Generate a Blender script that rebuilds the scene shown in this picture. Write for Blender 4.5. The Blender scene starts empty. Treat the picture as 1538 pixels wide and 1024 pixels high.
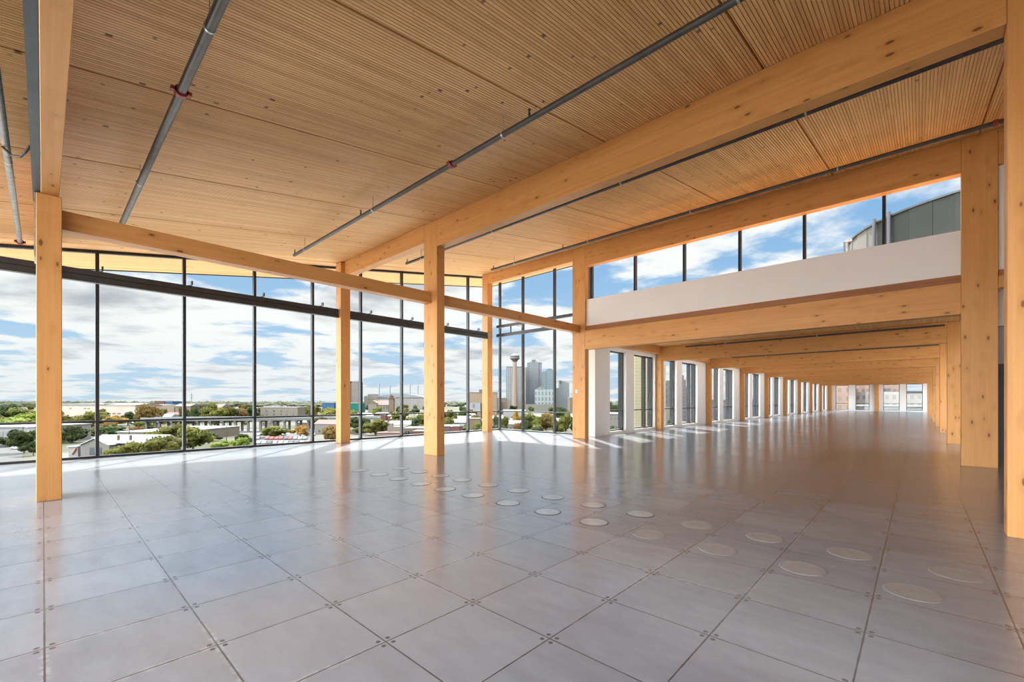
import bpy, math, random
from mathutils import Vector, Matrix
random.seed(7)
SC = bpy.context.scene
COL = SC.collection
PI = math.pi

# ------------------------------------------------------------------ survey of the place (metres, camera over the origin)
F, U0, V0, H = 656.0, 769.0, 601.0, 1.265
TH = math.atan((1380 - 769) / F)
FW = (-math.sin(TH), math.cos(TH)); RT = (math.cos(TH), math.sin(TH))
GROUND = -18.7
def ray(u):
    x = (u - U0) / F
    return (FW[0] + x * RT[0], FW[1] + x * RT[1])
def far(u, d):                      # plan position at depth d along a bearing
    r = ray(u); return (r[0] * d, r[1] * d)
def zed(v, d): return H + (V0 - v) / F * d
def roof(y): return 4.42 + .157 * y

# ------------------------------------------------------------------ helpers
class MB:
    def __init__(s): s.v = []; s.f = []
    def add(s, vs, fs):
        n = len(s.v); s.v += [tuple(q) for q in vs]; s.f += [tuple(i + n for i in q) for q in fs]; return s
    def box(s, x0, x1, y0, y1, z0, z1):
        return s.add([(x0,y0,z0),(x1,y0,z0),(x1,y1,z0),(x0,y1,z0),(x0,y0,z1),(x1,y0,z1),(x1,y1,z1),(x0,y1,z1)],
                     [(0,3,2,1),(4,5,6,7),(0,1,5,4),(1,2,6,5),(2,3,7,6),(3,0,4,7)])
    def bev(s, x0, x1, y0, y1, z0, z1, b):       # box with chamfered long edges all round
        lo = (x0, y0, z0); hi = (x1, y1, z1); vs = []; idx = {}
        for sx in (0,1):
            for sy in (0,1):
                for sz in (0,1):
                    c = [(hi if q else lo)[k] for k, q in enumerate((sx,sy,sz))]
                    sg = [(-1 if q else 1) * b for q in (sx,sy,sz)]
                    for ax in range(3):
                        p = [c[k] + (sg[k] if k != ax else 0) for k in range(3)]
                        idx[(sx,sy,sz,ax)] = len(vs); vs.append(p)
        fs = []
        I = idx
        for ax in range(3):
            o = [k for k in range(3) if k != ax]
            for sd in (0,1):
                q = []
                for a, c in ((0,0),(1,0),(1,1),(0,1)):
                    k = [0,0,0]; k[ax] = sd; k[o[0]] = a; k[o[1]] = c; q.append(I[(k[0],k[1],k[2],ax)])
                fs.append(q if (sd == 1) == (ax != 1) else q[::-1])
            # edges parallel to ax
            for a in (0,1):
                for c in (0,1):
                    k0 = [0,0,0]; k0[o[0]] = a; k0[o[1]] = c; k1 = list(k0); k1[ax] = 1
                    q = [I[(*k0,o[0])], I[(*k0,o[1])], I[(*k1,o[1])], I[(*k1,o[0])]]
                    fs.append(q if ((a == c) != (ax != 1)) else q[::-1])
        for sx in (0,1):
            for sy in (0,1):
                for sz in (0,1):
                    q = [I[(sx,sy,sz,0)], I[(sx,sy,sz,1)], I[(sx,sy,sz,2)]]
                    fs.append(q if (sx+sy+sz) % 2 == 1 else q[::-1])
        return s.add(vs, fs)
    def tube(s, p0, p1, r, n=12, r1=None):
        p0 = Vector(p0); p1 = Vector(p1); r1 = r if r1 is None else r1
        d = (p1 - p0).normalized(); a = d.orthogonal().normalized(); b = d.cross(a)
        vs = []
        for p, q in ((p0, r), (p1, r1)):
            for i in range(n):
                t = 2 * PI * i / n; vs.append(p + (a * math.cos(t) + b * math.sin(t)) * q)
        fs = [(i, (i+1) % n, n + (i+1) % n, n + i) for i in range(n)]
        fs += [tuple(range(n))[::-1], tuple(range(n, 2*n))]
        return s.add(vs, fs)
    def lathe(s, prof, n=32, c=(0,0,0)):
        vs = []; m = len(prof)
        for r, z in prof:
            for i in range(n):
                t = 2*PI*i/n; vs.append((c[0] + r*math.cos(t), c[1] + r*math.sin(t), c[2] + z))
        fs = [(k*n+i, k*n+(i+1)%n, (k+1)*n+(i+1)%n, (k+1)*n+i) for k in range(m-1) for i in range(n)]
        fs += [tuple(range(n))[::-1], tuple((m-1)*n + i for i in range(n))]
        return s.add(vs, fs)
    def prism(s, pts, x0, x1):     # outline in (y,z) extruded along x
        n = len(pts)
        vs = [(x0,y,z) for y, z in pts] + [(x1,y,z) for y, z in pts]
        fs = [(i, (i+1)%n, n+(i+1)%n, n+i) for i in range(n)] + [tuple(range(n))[::-1], tuple(range(n,2*n))]
        return s.add(vs, fs)
    def mesh(s, name, m, smooth=False):
        me = bpy.data.meshes.new(name); me.from_pydata(s.v, [], s.f)
        if m: me.materials.append(m)
        if smooth:
            for p in me.polygons: p.use_smooth = True
        me.update(); return me
    def obj(s, name, m, parent=None, loc=(0,0,0), smooth=False, fix=False):
        o = bpy.data.objects.new(name, s.mesh(name, m, smooth)); COL.objects.link(o)
        o.location = loc; o.parent = parent
        if fix:
            import bmesh
            bm = bmesh.new(); bm.from_mesh(o.data); bmesh.ops.recalc_face_normals(bm, faces=bm.faces); bm.to_mesh(o.data); bm.free()
        return o
def tag(o, label, cat, group=None, kind=None):
    o['label'] = label; o['category'] = cat
    if group: o['group'] = group
    if kind: o['kind'] = kind
    return o
def empty(name, loc=(0,0,0), rz=0):
    o = bpy.data.objects.new(name, None); COL.objects.link(o); o.location = loc; o.rotation_euler = (0,0,rz)
    o.empty_display_size = .2; return o
def struct(o): o['kind'] = 'structure'; return o
def kids(o): return list(o.children)
def dup(root, loc=None, rz=None, scale=None):
    r = root.copy(); COL.objects.link(r)
    if loc is not None: r.location = loc
    if rz is not None: r.rotation_euler = (0,0,rz)
    if scale is not None: r.scale = scale
    for ch in kids(root):
        c = ch.copy(); COL.objects.link(c); c.parent = r
        for g in kids(ch):
            d = g.copy(); COL.objects.link(d); d.parent = c
    return r
ORD = ['first','second','third','fourth','fifth','sixth','seventh','eighth','ninth','tenth','eleventh','twelfth','thirteenth','fourteenth','fifteenth','sixteenth','seventeenth','eighteenth','nineteenth','twentieth','twenty first','twenty second','twenty third','twenty fourth','twenty fifth','twenty sixth','twenty seventh','twenty eighth','twenty ninth','thirtieth','thirty first','thirty second','thirty third','thirty fourth','thirty fifth']

# ------------------------------------------------------------------ materials
class NT:
    def __init__(s, name):
        s.m = bpy.data.materials.new(name); s.m.use_nodes = True; s.t = s.m.node_tree; s.t.nodes.clear()
        s.out = s.n('ShaderNodeOutputMaterial')
    def n(s, typ, **kw):
        o = s.t.nodes.new(typ)
        for k, v in kw.items():
            if hasattr(o, k) and k not in o.inputs: setattr(o, k, v)
            else: s.set(o, k, v)
        return o
    def set(s, o, k, v):
        i = o.inputs[k] if isinstance(k, (str, int)) else k
        if isinstance(v, bpy.types.NodeSocket): s.t.links.new(v, i)
        else: i.default_value = v
    def math(s, op, a, b=None, c=None):
        o = s.t.nodes.new('ShaderNodeMath'); o.operation = op
        for k, v in enumerate((a, b, c)):
            if v is not None: s.set(o, k, v)
        return o.outputs[0]
    def mixc(s, f, a, b, mode='MIX'):
        o = s.t.nodes.new('ShaderNodeMix'); o.data_type = 'RGBA'; o.blend_type = mode
        s.set(o, 0, f); s.set(o, 6, a); s.set(o, 7, b); return o.outputs[2]
    def noise(s, vec, scale, detail=3, rough=.5, dim='3D', dist=0):
        o = s.t.nodes.new('ShaderNodeTexNoise'); o.noise_dimensions = dim
        if vec is not None: s.set(o, 'Vector', vec)
        s.set(o, 'Scale', scale); s.set(o, 'Detail', detail); s.set(o, 'Roughness', rough); s.set(o, 'Distortion', dist)
        return o.outputs['Fac']
    def ss(s, x, a, b):     # smoothstep
        o = s.t.nodes.new('ShaderNodeMapRange'); o.interpolation_type = 'SMOOTHSTEP'
        s.set(o, 0, x); s.set(o, 1, a); s.set(o, 2, b); s.set(o, 3, 0.); s.set(o, 4, 1.); return o.outputs[0]
    def lin(s, x, a, b, c, d):
        o = s.t.nodes.new('ShaderNodeMapRange'); s.set(o, 0, x); s.set(o, 1, a); s.set(o, 2, b); s.set(o, 3, c); s.set(o, 4, d); return o.outputs[0]
    def bsdf(s, **kw):
        b = s.n('ShaderNodeBsdfPrincipled')
        for k, v in kw.items(): s.set(b, k.replace('_', ' '), v)
        s.t.links.new(b.outputs[0], s.out.inputs[0]); return b
def C4(c): return (c[0], c[1], c[2], 1.)
def plain(name, col, rough=.6, metal=0., var=0., scale=6., spec=.5, bump=0.):
    t = NT(name)
    co = t.n('ShaderNodeTexCoord').outputs['Object']
    nz = t.noise(co, scale, 4)
    c = t.mixc(t.lin(nz, .3, .7, 0., 1.), C4([q*(1-var) for q in col]), C4([min(1, q*(1+var)) for q in col]))
    b = t.bsdf(Base_Color=c, Roughness=rough, Metallic=metal, Specular_IOR_Level=spec)
    if bump:
        bp = t.n('ShaderNodeBump', Strength=.4, Distance=bump); t.set(bp, 'Height', t.noise(co, scale*3, 4)); t.set(b, 'Normal', bp.outputs[0])
    return t.m

def wood(name, axis, light=(.60,.295,.095), dark=(.45,.195,.052), lam=.0385, knots=1., lam_axis=None):
    """spruce glulam with its grain along the given object axis"""
    t = NT(name)
    co = t.n('ShaderNodeTexCoord').outputs['Object']
    rnd = t.n('ShaderNodeObjectInfo').outputs['Random']
    sh = t.n('ShaderNodeVectorMath', operation='ADD'); t.set(sh, 0, co)
    cm = t.n('ShaderNodeCombineXYZ'); off = t.math('MULTIPLY', rnd, 37.)
    for k in range(3): t.set(cm, k, off)
    t.set(sh, 1, cm.outputs[0]); p = sh.outputs[0]
    def stretch(a, b):
        s = [b, b, b]; s[axis] = a
        v = t.n('ShaderNodeVectorMath', operation='MULTIPLY'); t.set(v, 0, p); v.inputs[1].default_value = s; return v.outputs[0]
    grain = t.noise(stretch(1.2, 42.), 1., 4, .6)
    broad = t.noise(stretch(.5, 5.), 1., 3, .5)
    # laminations: each layer its own tone
    sp = t.n('ShaderNodeSeparateXYZ'); t.set(sp, 0, co)
    la = lam_axis if lam_axis is not None else (2 if axis != 2 else 0)
    lay = t.math('FLOOR', t.math('DIVIDE', sp.outputs[la], lam))
    piece = t.math('FLOOR', t.math('ADD', t.math('MULTIPLY', sp.outputs[axis], .45), t.math('MULTIPLY', lay, .37)))
    wn = t.n('ShaderNodeTexWhiteNoise', noise_dimensions='3D'); cw = t.n('ShaderNodeCombineXYZ')
    t.set(cw, 0, lay); t.set(cw, 1, piece); t.set(cw, 2, off); t.set(wn, 'Vector', cw.outputs[0])
    tone = wn.outputs['Value']
    f = t.math('ADD', t.math('MULTIPLY', t.lin(grain, .3, .7, 0, 1), .45), t.math('ADD', t.math('MULTIPLY', tone, .28), t.math('MULTIPLY', t.lin(broad, .3, .7, 0, 1), .32)))
    c = t.mixc(f, C4(dark), C4(light))
    # knots
    gn = t.n('ShaderNodeNewGeometry').outputs['Normal']
    ab = t.n('ShaderNodeVectorMath', operation='ABSOLUTE'); t.set(ab, 0, gn)
    inv = t.n('ShaderNodeVectorMath', operation='SUBTRACT'); inv.inputs[0].default_value = (1, 1, 1); t.set(inv, 1, ab.outputs[0])
    inp = t.n('ShaderNodeVectorMath', operation='MULTIPLY'); t.set(inp, 0, stretch(3.0, 7.2)); t.set(inp, 1, inv.outputs[0])
    sd = t.n('ShaderNodeVectorMath', operation='SCALE'); t.set(sd, 0, gn); t.set(sd, 'Scale', 7.3)
    kp = t.n('ShaderNodeVectorMath', operation='ADD'); t.set(kp, 0, inp.outputs[0]); t.set(kp, 1, sd.outputs[0])
    vo = t.n('ShaderNodeTexVoronoi', feature='F1'); t.set(vo, 'Vector', kp.outputs[0]); t.set(vo, 'Scale', 1.)
    gate = t.n('ShaderNodeSeparateColor'); t.set(gate, 0, vo.outputs['Color'])
    clus = t.noise(stretch(.9, 1.6), 1., 2)
    on = t.math('MULTIPLY', t.math('GREATER_THAN', gate.outputs[0], .18), t.ss(clus, .35, .45))
    size = t.math('MULTIPLY', t.math('ADD', gate.outputs[1], .40), .135)
    core = t.math('MULTIPLY', t.math('SUBTRACT', 1., t.ss(vo.outputs['Distance'], t.math('MULTIPLY', size, .55), size)), on)
    ring = t.math('MULTIPLY', t.math('SUBTRACT', 1., t.ss(vo.outputs['Distance'], size, t.math('MULTIPLY', size, 3.2))), on)
    c = t.mixc(t.math('MULTIPLY', ring, .33 * knots), c, (.36,.15,.035,1))
    c = t.mixc(t.math('MULTIPLY', core, .85 * knots), c, (.10,.035,.010,1))
    b = t.bsdf(Base_Color=c, Roughness=.52, Specular_IOR_Level=.35)
    bp = t.n('ShaderNodeBump', Strength=.12, Distance=.002); t.set(bp, 'Height', grain); t.set(b, 'Normal', bp.outputs[0])
    return t.m
W_X = wood('glulam along x', 0); W_Y = wood('glulam along y', 1); W_Z = wood('glulam along z', 2, lam=.12)
W_EDGE = wood('deck edge grain', 0, light=(.34,.14,.05), dark=(.20,.075,.025), lam=.05, knots=.4)

def slat_material(name, pitch):
    t = NT(name)
    co = t.n('ShaderNodeTexCoord').outputs['Object']
    sp = t.n('ShaderNodeSeparateXYZ'); t.set(sp, 0, co)
    k = t.math('FLOOR', t.math('DIVIDE', sp.outputs[0], pitch))
    w0 = t.n('ShaderNodeTexWhiteNoise', noise_dimensions='1D'); t.set(w0, 'W', k)
    piece = t.math('FLOOR', t.math('ADD', t.math('MULTIPLY', sp.outputs[1], .30), t.math('MULTIPLY', w0.outputs['Value'], 9.)))
    cw = t.n('ShaderNodeCombineXYZ'); t.set(cw, 0, k); t.set(cw, 1, piece)
    w1 = t.n('ShaderNodeTexWhiteNoise', noise_dimensions='3D'); t.set(w1, 'Vector', cw.outputs[0])
    tone = w1.outputs['Value']
    gv = t.n('ShaderNodeCombineXYZ'); t.set(gv, 0, t.math('MULTIPLY', sp.outputs[0], 60.)); t.set(gv, 1, t.math('MULTIPLY', sp.outputs[1], 2.2)); t.set(gv, 2, t.math('MULTIPLY', tone, 11.))
    grain = t.noise(gv.outputs[0], 1., 3, .6)
    pn = t.math('FLOOR', t.math('DIVIDE', t.math('ADD', sp.outputs[0], 1.43), 2.25))
    w2 = t.n('ShaderNodeTexWhiteNoise', noise_dimensions='1D'); t.set(w2, 'W', pn)
    f = t.math('ADD', t.math('MULTIPLY', tone, .50), t.math('ADD', t.math('MULTIPLY', t.lin(grain, .3, .7, 0, 1), .34), t.math('MULTIPLY', w2.outputs['Value'], .16)))
    c = t.mixc(f, (.52,.27,.095,1), (.80,.485,.21,1))
    # knots on the individual boards
    kv = t.n('ShaderNodeCombineXYZ'); t.set(kv, 0, t.math('MULTIPLY', k, 3.17)); t.set(kv, 1, t.math('MULTIPLY', sp.outputs[1], 3.0)); t.set(kv, 2, t.math('MULTIPLY', tone, 5.))
    vo = t.n('ShaderNodeTexVoronoi', feature='F1'); t.set(vo, 'Vector', kv.outputs[0]); t.set(vo, 'Scale', 1.)
    big = t.noise(co, .55, 2)
    kn = t.math('MULTIPLY', t.math('SUBTRACT', 1., t.ss(vo.outputs['Distance'], .06, .11)), t.ss(big, .36, .5))
    c = t.mixc(t.math('MULTIPLY', kn, .9), c, (.10,.035,.010,1))
    b = t.bsdf(Base_Color=c, Roughness=.55, Specular_IOR_Level=.3)
    bp = t.n('ShaderNodeBump', Strength=.1, Distance=.002); t.set(bp, 'Height', grain); t.set(b, 'Normal', bp.outputs[0])
    return t.m
PITCH = .0375
W_CEIL = slat_material('dowel laminated deck', PITCH)

def floor_material():
    t = NT('access floor panels'); P = .6096
    co = t.n('ShaderNodeTexCoord').outputs['Object']
    sp = t.n('ShaderNodeSeparateXYZ'); t.set(sp, 0, co)
    fx = t.math('ADD', t.math('DIVIDE', sp.outputs[0], P), .354); fy = t.math('SUBTRACT', t.math('DIVIDE', sp.outputs[1], P), .008)
    ix = t.math('FLOOR', fx); iy = t.math('FLOOR', fy)
    def edge(q):      # distance to nearest joint, metres
        r = t.math('FRACT', q); return t.math('MULTIPLY', t.math('MINIMUM', r, t.math('SUBTRACT', 1., r)), P)
    ex = edge(fx); ey = edge(fy)
    cw = t.n('ShaderNodeCombineXYZ'); t.set(cw, 0, ix); t.set(cw, 1, iy)
    wn = t.n('ShaderNodeTexWhiteNoise', noise_dimensions='3D'); t.set(wn, 'Vector', cw.outputs[0]); tone = wn.outputs['Value']
    wc = t.n('ShaderNodeSeparateColor'); t.set(wc, 0, wn.outputs['Color'])
    # streaky steel: stretched along x, shifted per panel
    sv = t.n('ShaderNodeCombineXYZ'); t.set(sv, 0, t.math('ADD', t.math('MULTIPLY', sp.outputs[0], 1.6), t.math('MULTIPLY', tone, 23.)))
    t.set(sv, 1, t.math('ADD', t.math('MULTIPLY', sp.outputs[1], 5.), t.math('MULTIPLY', wc.outputs[1], 17.))); t.set(sv, 2, 0.)
    st = t.noise(sv.outputs[0], 1.5, 6, .62, dist=.1)
    cl = t.noise(co, 1.1, 5, .6)
    sm = t.noise(co, 14., 4, .6)
    v = t.math('ADD', t.math('MULTIPLY', t.math('SUBTRACT', st, .5), .50), t.math('ADD', t.math('MULTIPLY', t.math('SUBTRACT', cl, .5), .42), t.math('ADD', t.math('MULTIPLY', t.math('SUBTRACT', tone, .5), .15), t.math('MULTIPLY', t.math('SUBTRACT', sm, .5), .12))))
    g = t.math('MULTIPLY', t.math('ADD', v, 1.), .188)
    cc = t.n('ShaderNodeCombineColor'); t.set(cc, 0, t.math('MULTIPLY', g, .91)); t.set(cc, 1, t.math('MULTIPLY', g, .985)); t.set(cc, 2, t.math('MULTIPLY', g, 1.09))
    c = t.mixc(t.math('MULTIPLY', t.ss(t.noise(co, .35, 3), .45, .65), .35), cc.outputs[0], (.19,.178,.178,1))
    # joints and corner screws
    wob = t.noise(co, 9., 3)
    jw = t.lin(wob, .3, .7, .0018, .0040)
    jx = t.math('SUBTRACT', 1., t.ss(ex, jw, t.math('ADD', jw, .0022))); jy = t.math('SUBTRACT', 1., t.ss(ey, jw, t.math('ADD', jw, .0022)))
    joint = t.math('MAXIMUM', jx, t.math('MULTIPLY', jy, .95))
    dx = t.math('SUBTRACT', ex, .028); dy = t.math('SUBTRACT', ey, .028)
    rr = t.math('SQRT', t.math('ADD', t.math('MULTIPLY', dx, dx), t.math('MULTIPLY', dy, dy)))
    scr = t.math('SUBTRACT', 1., t.ss(rr, .0105, .014))
    # pale dust along some joints
    du = t.math('MULTIPLY', t.math('SUBTRACT', 1., t.ss(t.math('MINIMUM', ex, ey), .006, .03)), t.ss(t.noise(co, .8, 3), .5, .62))
    du = t.math('MULTIPLY', du, t.ss(t.noise(co, 22., 3), .42, .6))
    c = t.mixc(t.math('MULTIPLY', du, .28), c, (.42,.40,.38,1))
    c = t.mixc(t.math('MULTIPLY', scr, .92), c, (.045,.045,.05,1))
    c = t.mixc(t.math('MULTIPLY', joint, .92), c, (.03,.03,.032,1))
    ro = t.math('ADD', t.lin(cl, .2, .8, .165, .215), t.math('MULTIPLY', tone, .03))
    ro = t.math('ADD', ro, t.math('MULTIPLY', t.math('MAXIMUM', joint, scr), .04))
    b = t.bsdf(Base_Color=c, Roughness=ro, Specular_IOR_Level=1.0)
    # each panel lies at its own slight tilt, with a faintly wavy face
    hx = t.math('MULTIPLY', t.math('FRACT', fx), t.math('MULTIPLY', t.math('SUBTRACT', wc.outputs[0], .5), .0030))
    hy = t.math('MULTIPLY', t.math('FRACT', fy), t.math('MULTIPLY', t.math('SUBTRACT', wc.outputs[2], .5), .0030))
    hh = t.math('ADD', t.math('ADD', hx, hy), t.math('MULTIPLY', t.noise(co, 5.5, 2), .0015))
    bp = t.n('ShaderNodeBump', Strength=1., Distance=1.); t.set(bp, 'Height', hh); t.set(b, 'Normal', bp.outputs[0])
    return t.m
M_FLOOR = floor_material()

def glass():
    t = NT('clear glazing')
    tr = t.n('ShaderNodeBsdfTransparent', Color=(.962,.978,.972,1))
    t.t.links.new(tr.outputs[0], t.out.inputs[0]); return t.m
M_GLASS = glass()
M_FRAME = plain('charcoal window aluminium', (.017,.017,.019), .5, .2)
M_GIRT = plain('dark painted steel', (.028,.027,.028), .5, .2, var=.15)
M_WHITE = plain('white painted gypsum', (.74,.72,.70), .75, var=.02, scale=2.)
M_STEEL = plain('grey primed steel', (.05,.063,.07), .55, .2, var=.18, scale=4.)
M_GALV = plain('galvanised steel', (.40,.40,.39), .4, .7, var=.25, scale=14.)
M_PIPE = plain('grey steel pipe', (.075,.068,.062), .45, .35, var=.2, scale=10.)
M_PIPED = plain('black steel pipe', (.060,.053,.047), .5, .3, var=.2, scale=10.)
M_RED = plain('red oxide coupling', (.30,.03,.02), .5, var=.2)
M_DARK = plain('dark sheet for shaded opening', (.030,.032,.036), .7, var=.1)
M_GREY = plain('grey bulkhead', (.33,.34,.35), .7, var=.05)
M_DISC = plain('pale steel cover', (.34,.35,.352), .22, .15, var=.10, scale=9.)
M_DUSTY = plain('dusty cover', (.195,.185,.172), .30, 0., var=.10, scale=9.)
M_RIM = plain('dark rim', (.03,.03,.032), .5)
M_DUSTRIM = plain('dusty rim', (.185,.18,.172), .5, var=.2)

# ------------------------------------------------------------------ the room shell
XW, YN = -13.2, 13.35                        # glass lines
XO, YO = -15.15, 14.6                        # roof overhang
fl = MB(); fl.box(-13.42, 2.9, -2.6, 13.55, -.35, 0); fl.box(-8.72, 2.9, 13.55, 66.7, -.35, 0)
struct(fl.obj('floor', M_FLOOR))

def slat_deck(mb, x0, x1, y0, y1, zf, thick, gx=None):
    """boards on edge: every board its own face with a narrow kerf between; wider gaps where deck panels meet"""
    vs = []; fs = []
    xs = []; n = int(math.floor(x0 / PITCH)); x = n * PITCH
    prof = []
    while x < x1:
        gap = False
        if gx is not None:
            q = (x - gx) / 2.25; gap = abs(q - round(q)) * 2.25 < PITCH * .5
        w, dpt = (.026, .06) if gap else (.0055, .012)
        a = max(x, x0); b = min(x + PITCH, x1)
        if b - a > w + .004:
            prof += [(a, dpt), (a + w, dpt), (a + w + .0012, 0.), (b - .0012, 0.)]
        x += PITCH
    m = len(prof)
    for y in (y0, y1):
        for px, pz in prof: vs.append((px, y, zf(y) + pz))
    for i in range(m - 1): fs.append((i, m + i, m + i + 1, i + 1))
    mb.add(vs, fs)
    z0, z1 = zf(y0), zf(y1)
    t0 = .062
    mb.add([(x0,y0,z0+t0),(x1,y0,z0+t0),(x1,y1,z1+t0),(x0,y1,z1+t0),(x0,y0,z0+thick),(x1,y0,z0+thick),(x1,y1,z1+thick),(x0,y1,z1+thick)],
           [(0,3,2,1),(4,5,6,7),(0,1,5,4),(1,2,6,5),(2,3,7,6),(3,0,4,7)])
    for (ya, za) in ((y0, z0), (y1, z1)):
        mb.box(x0, x1, ya - .004, ya + .004, za + .001, za + thick)
    for xa in (x0, x1):
        mb.add([(xa-.004,y0,z0+.001),(xa+.004,y0,z0+.001),(xa+.004,y1,z1+.001),(xa-.004,y1,z1+.001),(xa-.004,y0,z0+thick),(xa+.004,y0,z0+thick),(xa+.004,y1,z1+thick),(xa-.004,y1,z1+thick)],
           [(0,3,2,1),(4,5,6,7),(0,1,5,4),(1,2,6,5),(2,3,7,6),(3,0,4,7)])
ce = MB(); slat_deck(ce, XO, 2.7, -2.6, YO, roof, .26, gx=-1.43)
struct(ce.obj('ceiling', W_CEIL))
cc = MB(); slat_deck(cc, -8.72, 2.7, 12.345, 66.7, lambda y: 3.54, .155)
struct(cc.obj('ceiling', W_CEIL))
# roof edge fascia strip outside
fa = MB(); fa.add([(XO-.05,-2.6,roof(-2.6)-.02),(XO-.006,-2.6,roof(-2.6)-.02),(XO-.006,YO+.05,roof(YO)-.02),(XO-.05,YO+.05,roof(YO)-.02),
                   (XO-.05,-2.6,roof(-2.6)+.3),(XO-.006,-2.6,roof(-2.6)+.3),(XO-.006,YO+.05,roof(YO)+.3),(XO-.05,YO+.05,roof(YO)+.3)],
                  [(0,3,2,1),(4,5,6,7),(0,1,5,4),(1,2,6,5),(2,3,7,6),(3,0,4,7)])
fa.box(XO, 2.7, YO+.006, YO+.05, roof(YO)-.02, roof(YO)+.3)
struct(fa.obj('trim_1', M_FRAME))

# added pale roof, unseen behind the floor edge, bouncing daylight onto the ceiling
lr = MB(); lr.box(-28, -13.45, -30, 30, -3.3, -3.0); lr.box(-13.45, -9.0, 13.6, 30, -3.3, -3.0)
struct(lr.obj('bounce_roof', plain('pale bounce surface', (.55,.54,.52), .8, var=.03)))

# ------------------------------------------------------------------ glazing
def curtain(name, along, line, posts, ends, zlow, zhigh, transom=.8, depth=.12, wide=.06, sill=True, inner=0.):
    """a glazed wall: mullions, panes above and below the transom, sill and head. along 0: runs in x at y=line; 1: runs in y at x=line"""
    root = struct(empty(name, (0,0,0)))
    def bx(a0, a1, b0, b1, z0, z1): return MB().box(*( (a0,a1,b0,b1,z0,z1) if along == 0 else (b0,b1,a0,a1,z0,z1)))
    def slant(a0, a1, b0, b1, za0, za1, zb0, zb1):
        P = [(a0,b0),(a1,b0),(a1,b1),(a0,b1)]
        vs = [(p[0],p[1]) if along == 0 else (p[1],p[0]) for p in P]
        zl = [za0, zb0, zb0, za0]; zt = [za1, zb1, zb1, za1]
        return MB().add([(v[0],v[1],z) for v, z in zip(vs, zl)] + [(v[0],v[1],z) for v, z in zip(vs, zt)],
                        [(0,3,2,1),(4,5,6,7),(0,1,5,4),(1,2,6,5),(2,3,7,6),(3,0,4,7)])
    d = depth / 2; w = wide / 2
    for p in posts:
        m = bx(p-w, p+w, line-d, line+d, zlow, zhigh(p)); m.obj('mullion', M_FRAME, root)
    cuts = sorted([q for q in [ends[0]] + list(posts) + [ends[1]]])
    for a, b in zip(cuts[:-1], cuts[1:]):
        a0 = a + (w if a in posts else 0); b0 = b - (w if b in posts else 0)
        if b0 - a0 < .03: continue
        if transom:
            bx(a0, b0, line-d*.8, line+d*.8, transom-.022, transom+.022).obj('transom', M_FRAME, root)
        if sill:
            bx(a0, b0, line-d*.8, line+d*.8, zlow, zlow+.05).obj('sill', M_FRAME, root)
        zb0, zb1 = zhigh(a0), zhigh(b0)
        slant(a0, b0, line-d*.8, line+d*.8, zb0-.06, zb0, zb1-.06, zb1).obj('head', M_FRAME, root, fix=True)
        lo = zlow + (.05 if sill else 0)
        if transom:
            bx(a0, b0, line-.006, line+.006, lo, transom-.022).obj('pane', M_GLASS, root)
            lo = transom + .022
        slant(a0, b0, line-.006, line+.006, lo, zb0-.06, lo, zb1-.06).obj('pane', M_GLASS, root, fix=True)
    return root
posts_w = [-2.23, -.64, .81, 2.36, 3.91, 5.46, 6.99, 8.52, 10.05, 11.58]
curtain('window_1', 1, XW, posts_w, (-2.5, 13.3), 0., lambda y: roof(y) - .002)
posts_n = [-13.14, -11.82, -10.2, -8.68]
curtain('window_2', 0, YN, posts_n, (-13.14, -8.6), 0., lambda x: roof(YN-.06) - .002)
posts_c = [-7.94, -6.38, -4.87, -3.42, -2.0, -.55]
curtain('window_3', 0, 12.42, posts_c, (-8.55, 1.3), 4.5, lambda x: roof(12.36) - .002, transom=None, sill=True)

# white band under the clerestory and the brown deck edge strip
struct(MB().box(-8.0, .6, 12.18, 12.36, 3.70, 4.575).obj('wall_clerestory', M_WHITE))
struct(MB().box(-8.0, .6, 12.13, 12.34, 3.545, 3.698).obj('trim_2', W_EDGE))

YE = 66.3
# corridor west wall with its windows
T0, T1 = -8.55, -8.25
wins = [(14.1, 15.3, 0), (15.95, 17.8, 1)]
for k in range(8):
    y0 = 18.1 + 6.0 * k
    wins += [(y0 + .70, y0 + 2.0, 0), (y0 + 2.65, y0 + 4.6, 1)]
wl = MB(); ycur = 13.1
WB, WT = .12, 3.10
def solid(a, b):                 # full-height wall, notched round the columns that stand in it
    for k in range(8):
        y0, y1 = 17.889 + 6*k, 18.111 + 6*k
        if a < y0 and y1 < b:
            wl.box(T0, T1, a, y0, 0, 3.54); wl.box(T0, -8.503, y0, y1, 0, 3.54); a = y1
    wl.box(T0, T1, a, b, 0, 3.54)
for a, b, k in wins:
    solid(ycur, a); wl.box(T0, T1, a, b, 0, WB); wl.box(T0, T1, a, b, WT, 3.54); ycur = b
solid(ycur, YE)
struct(wl.obj('wall_west', M_WHITE))
wn = 4
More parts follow.
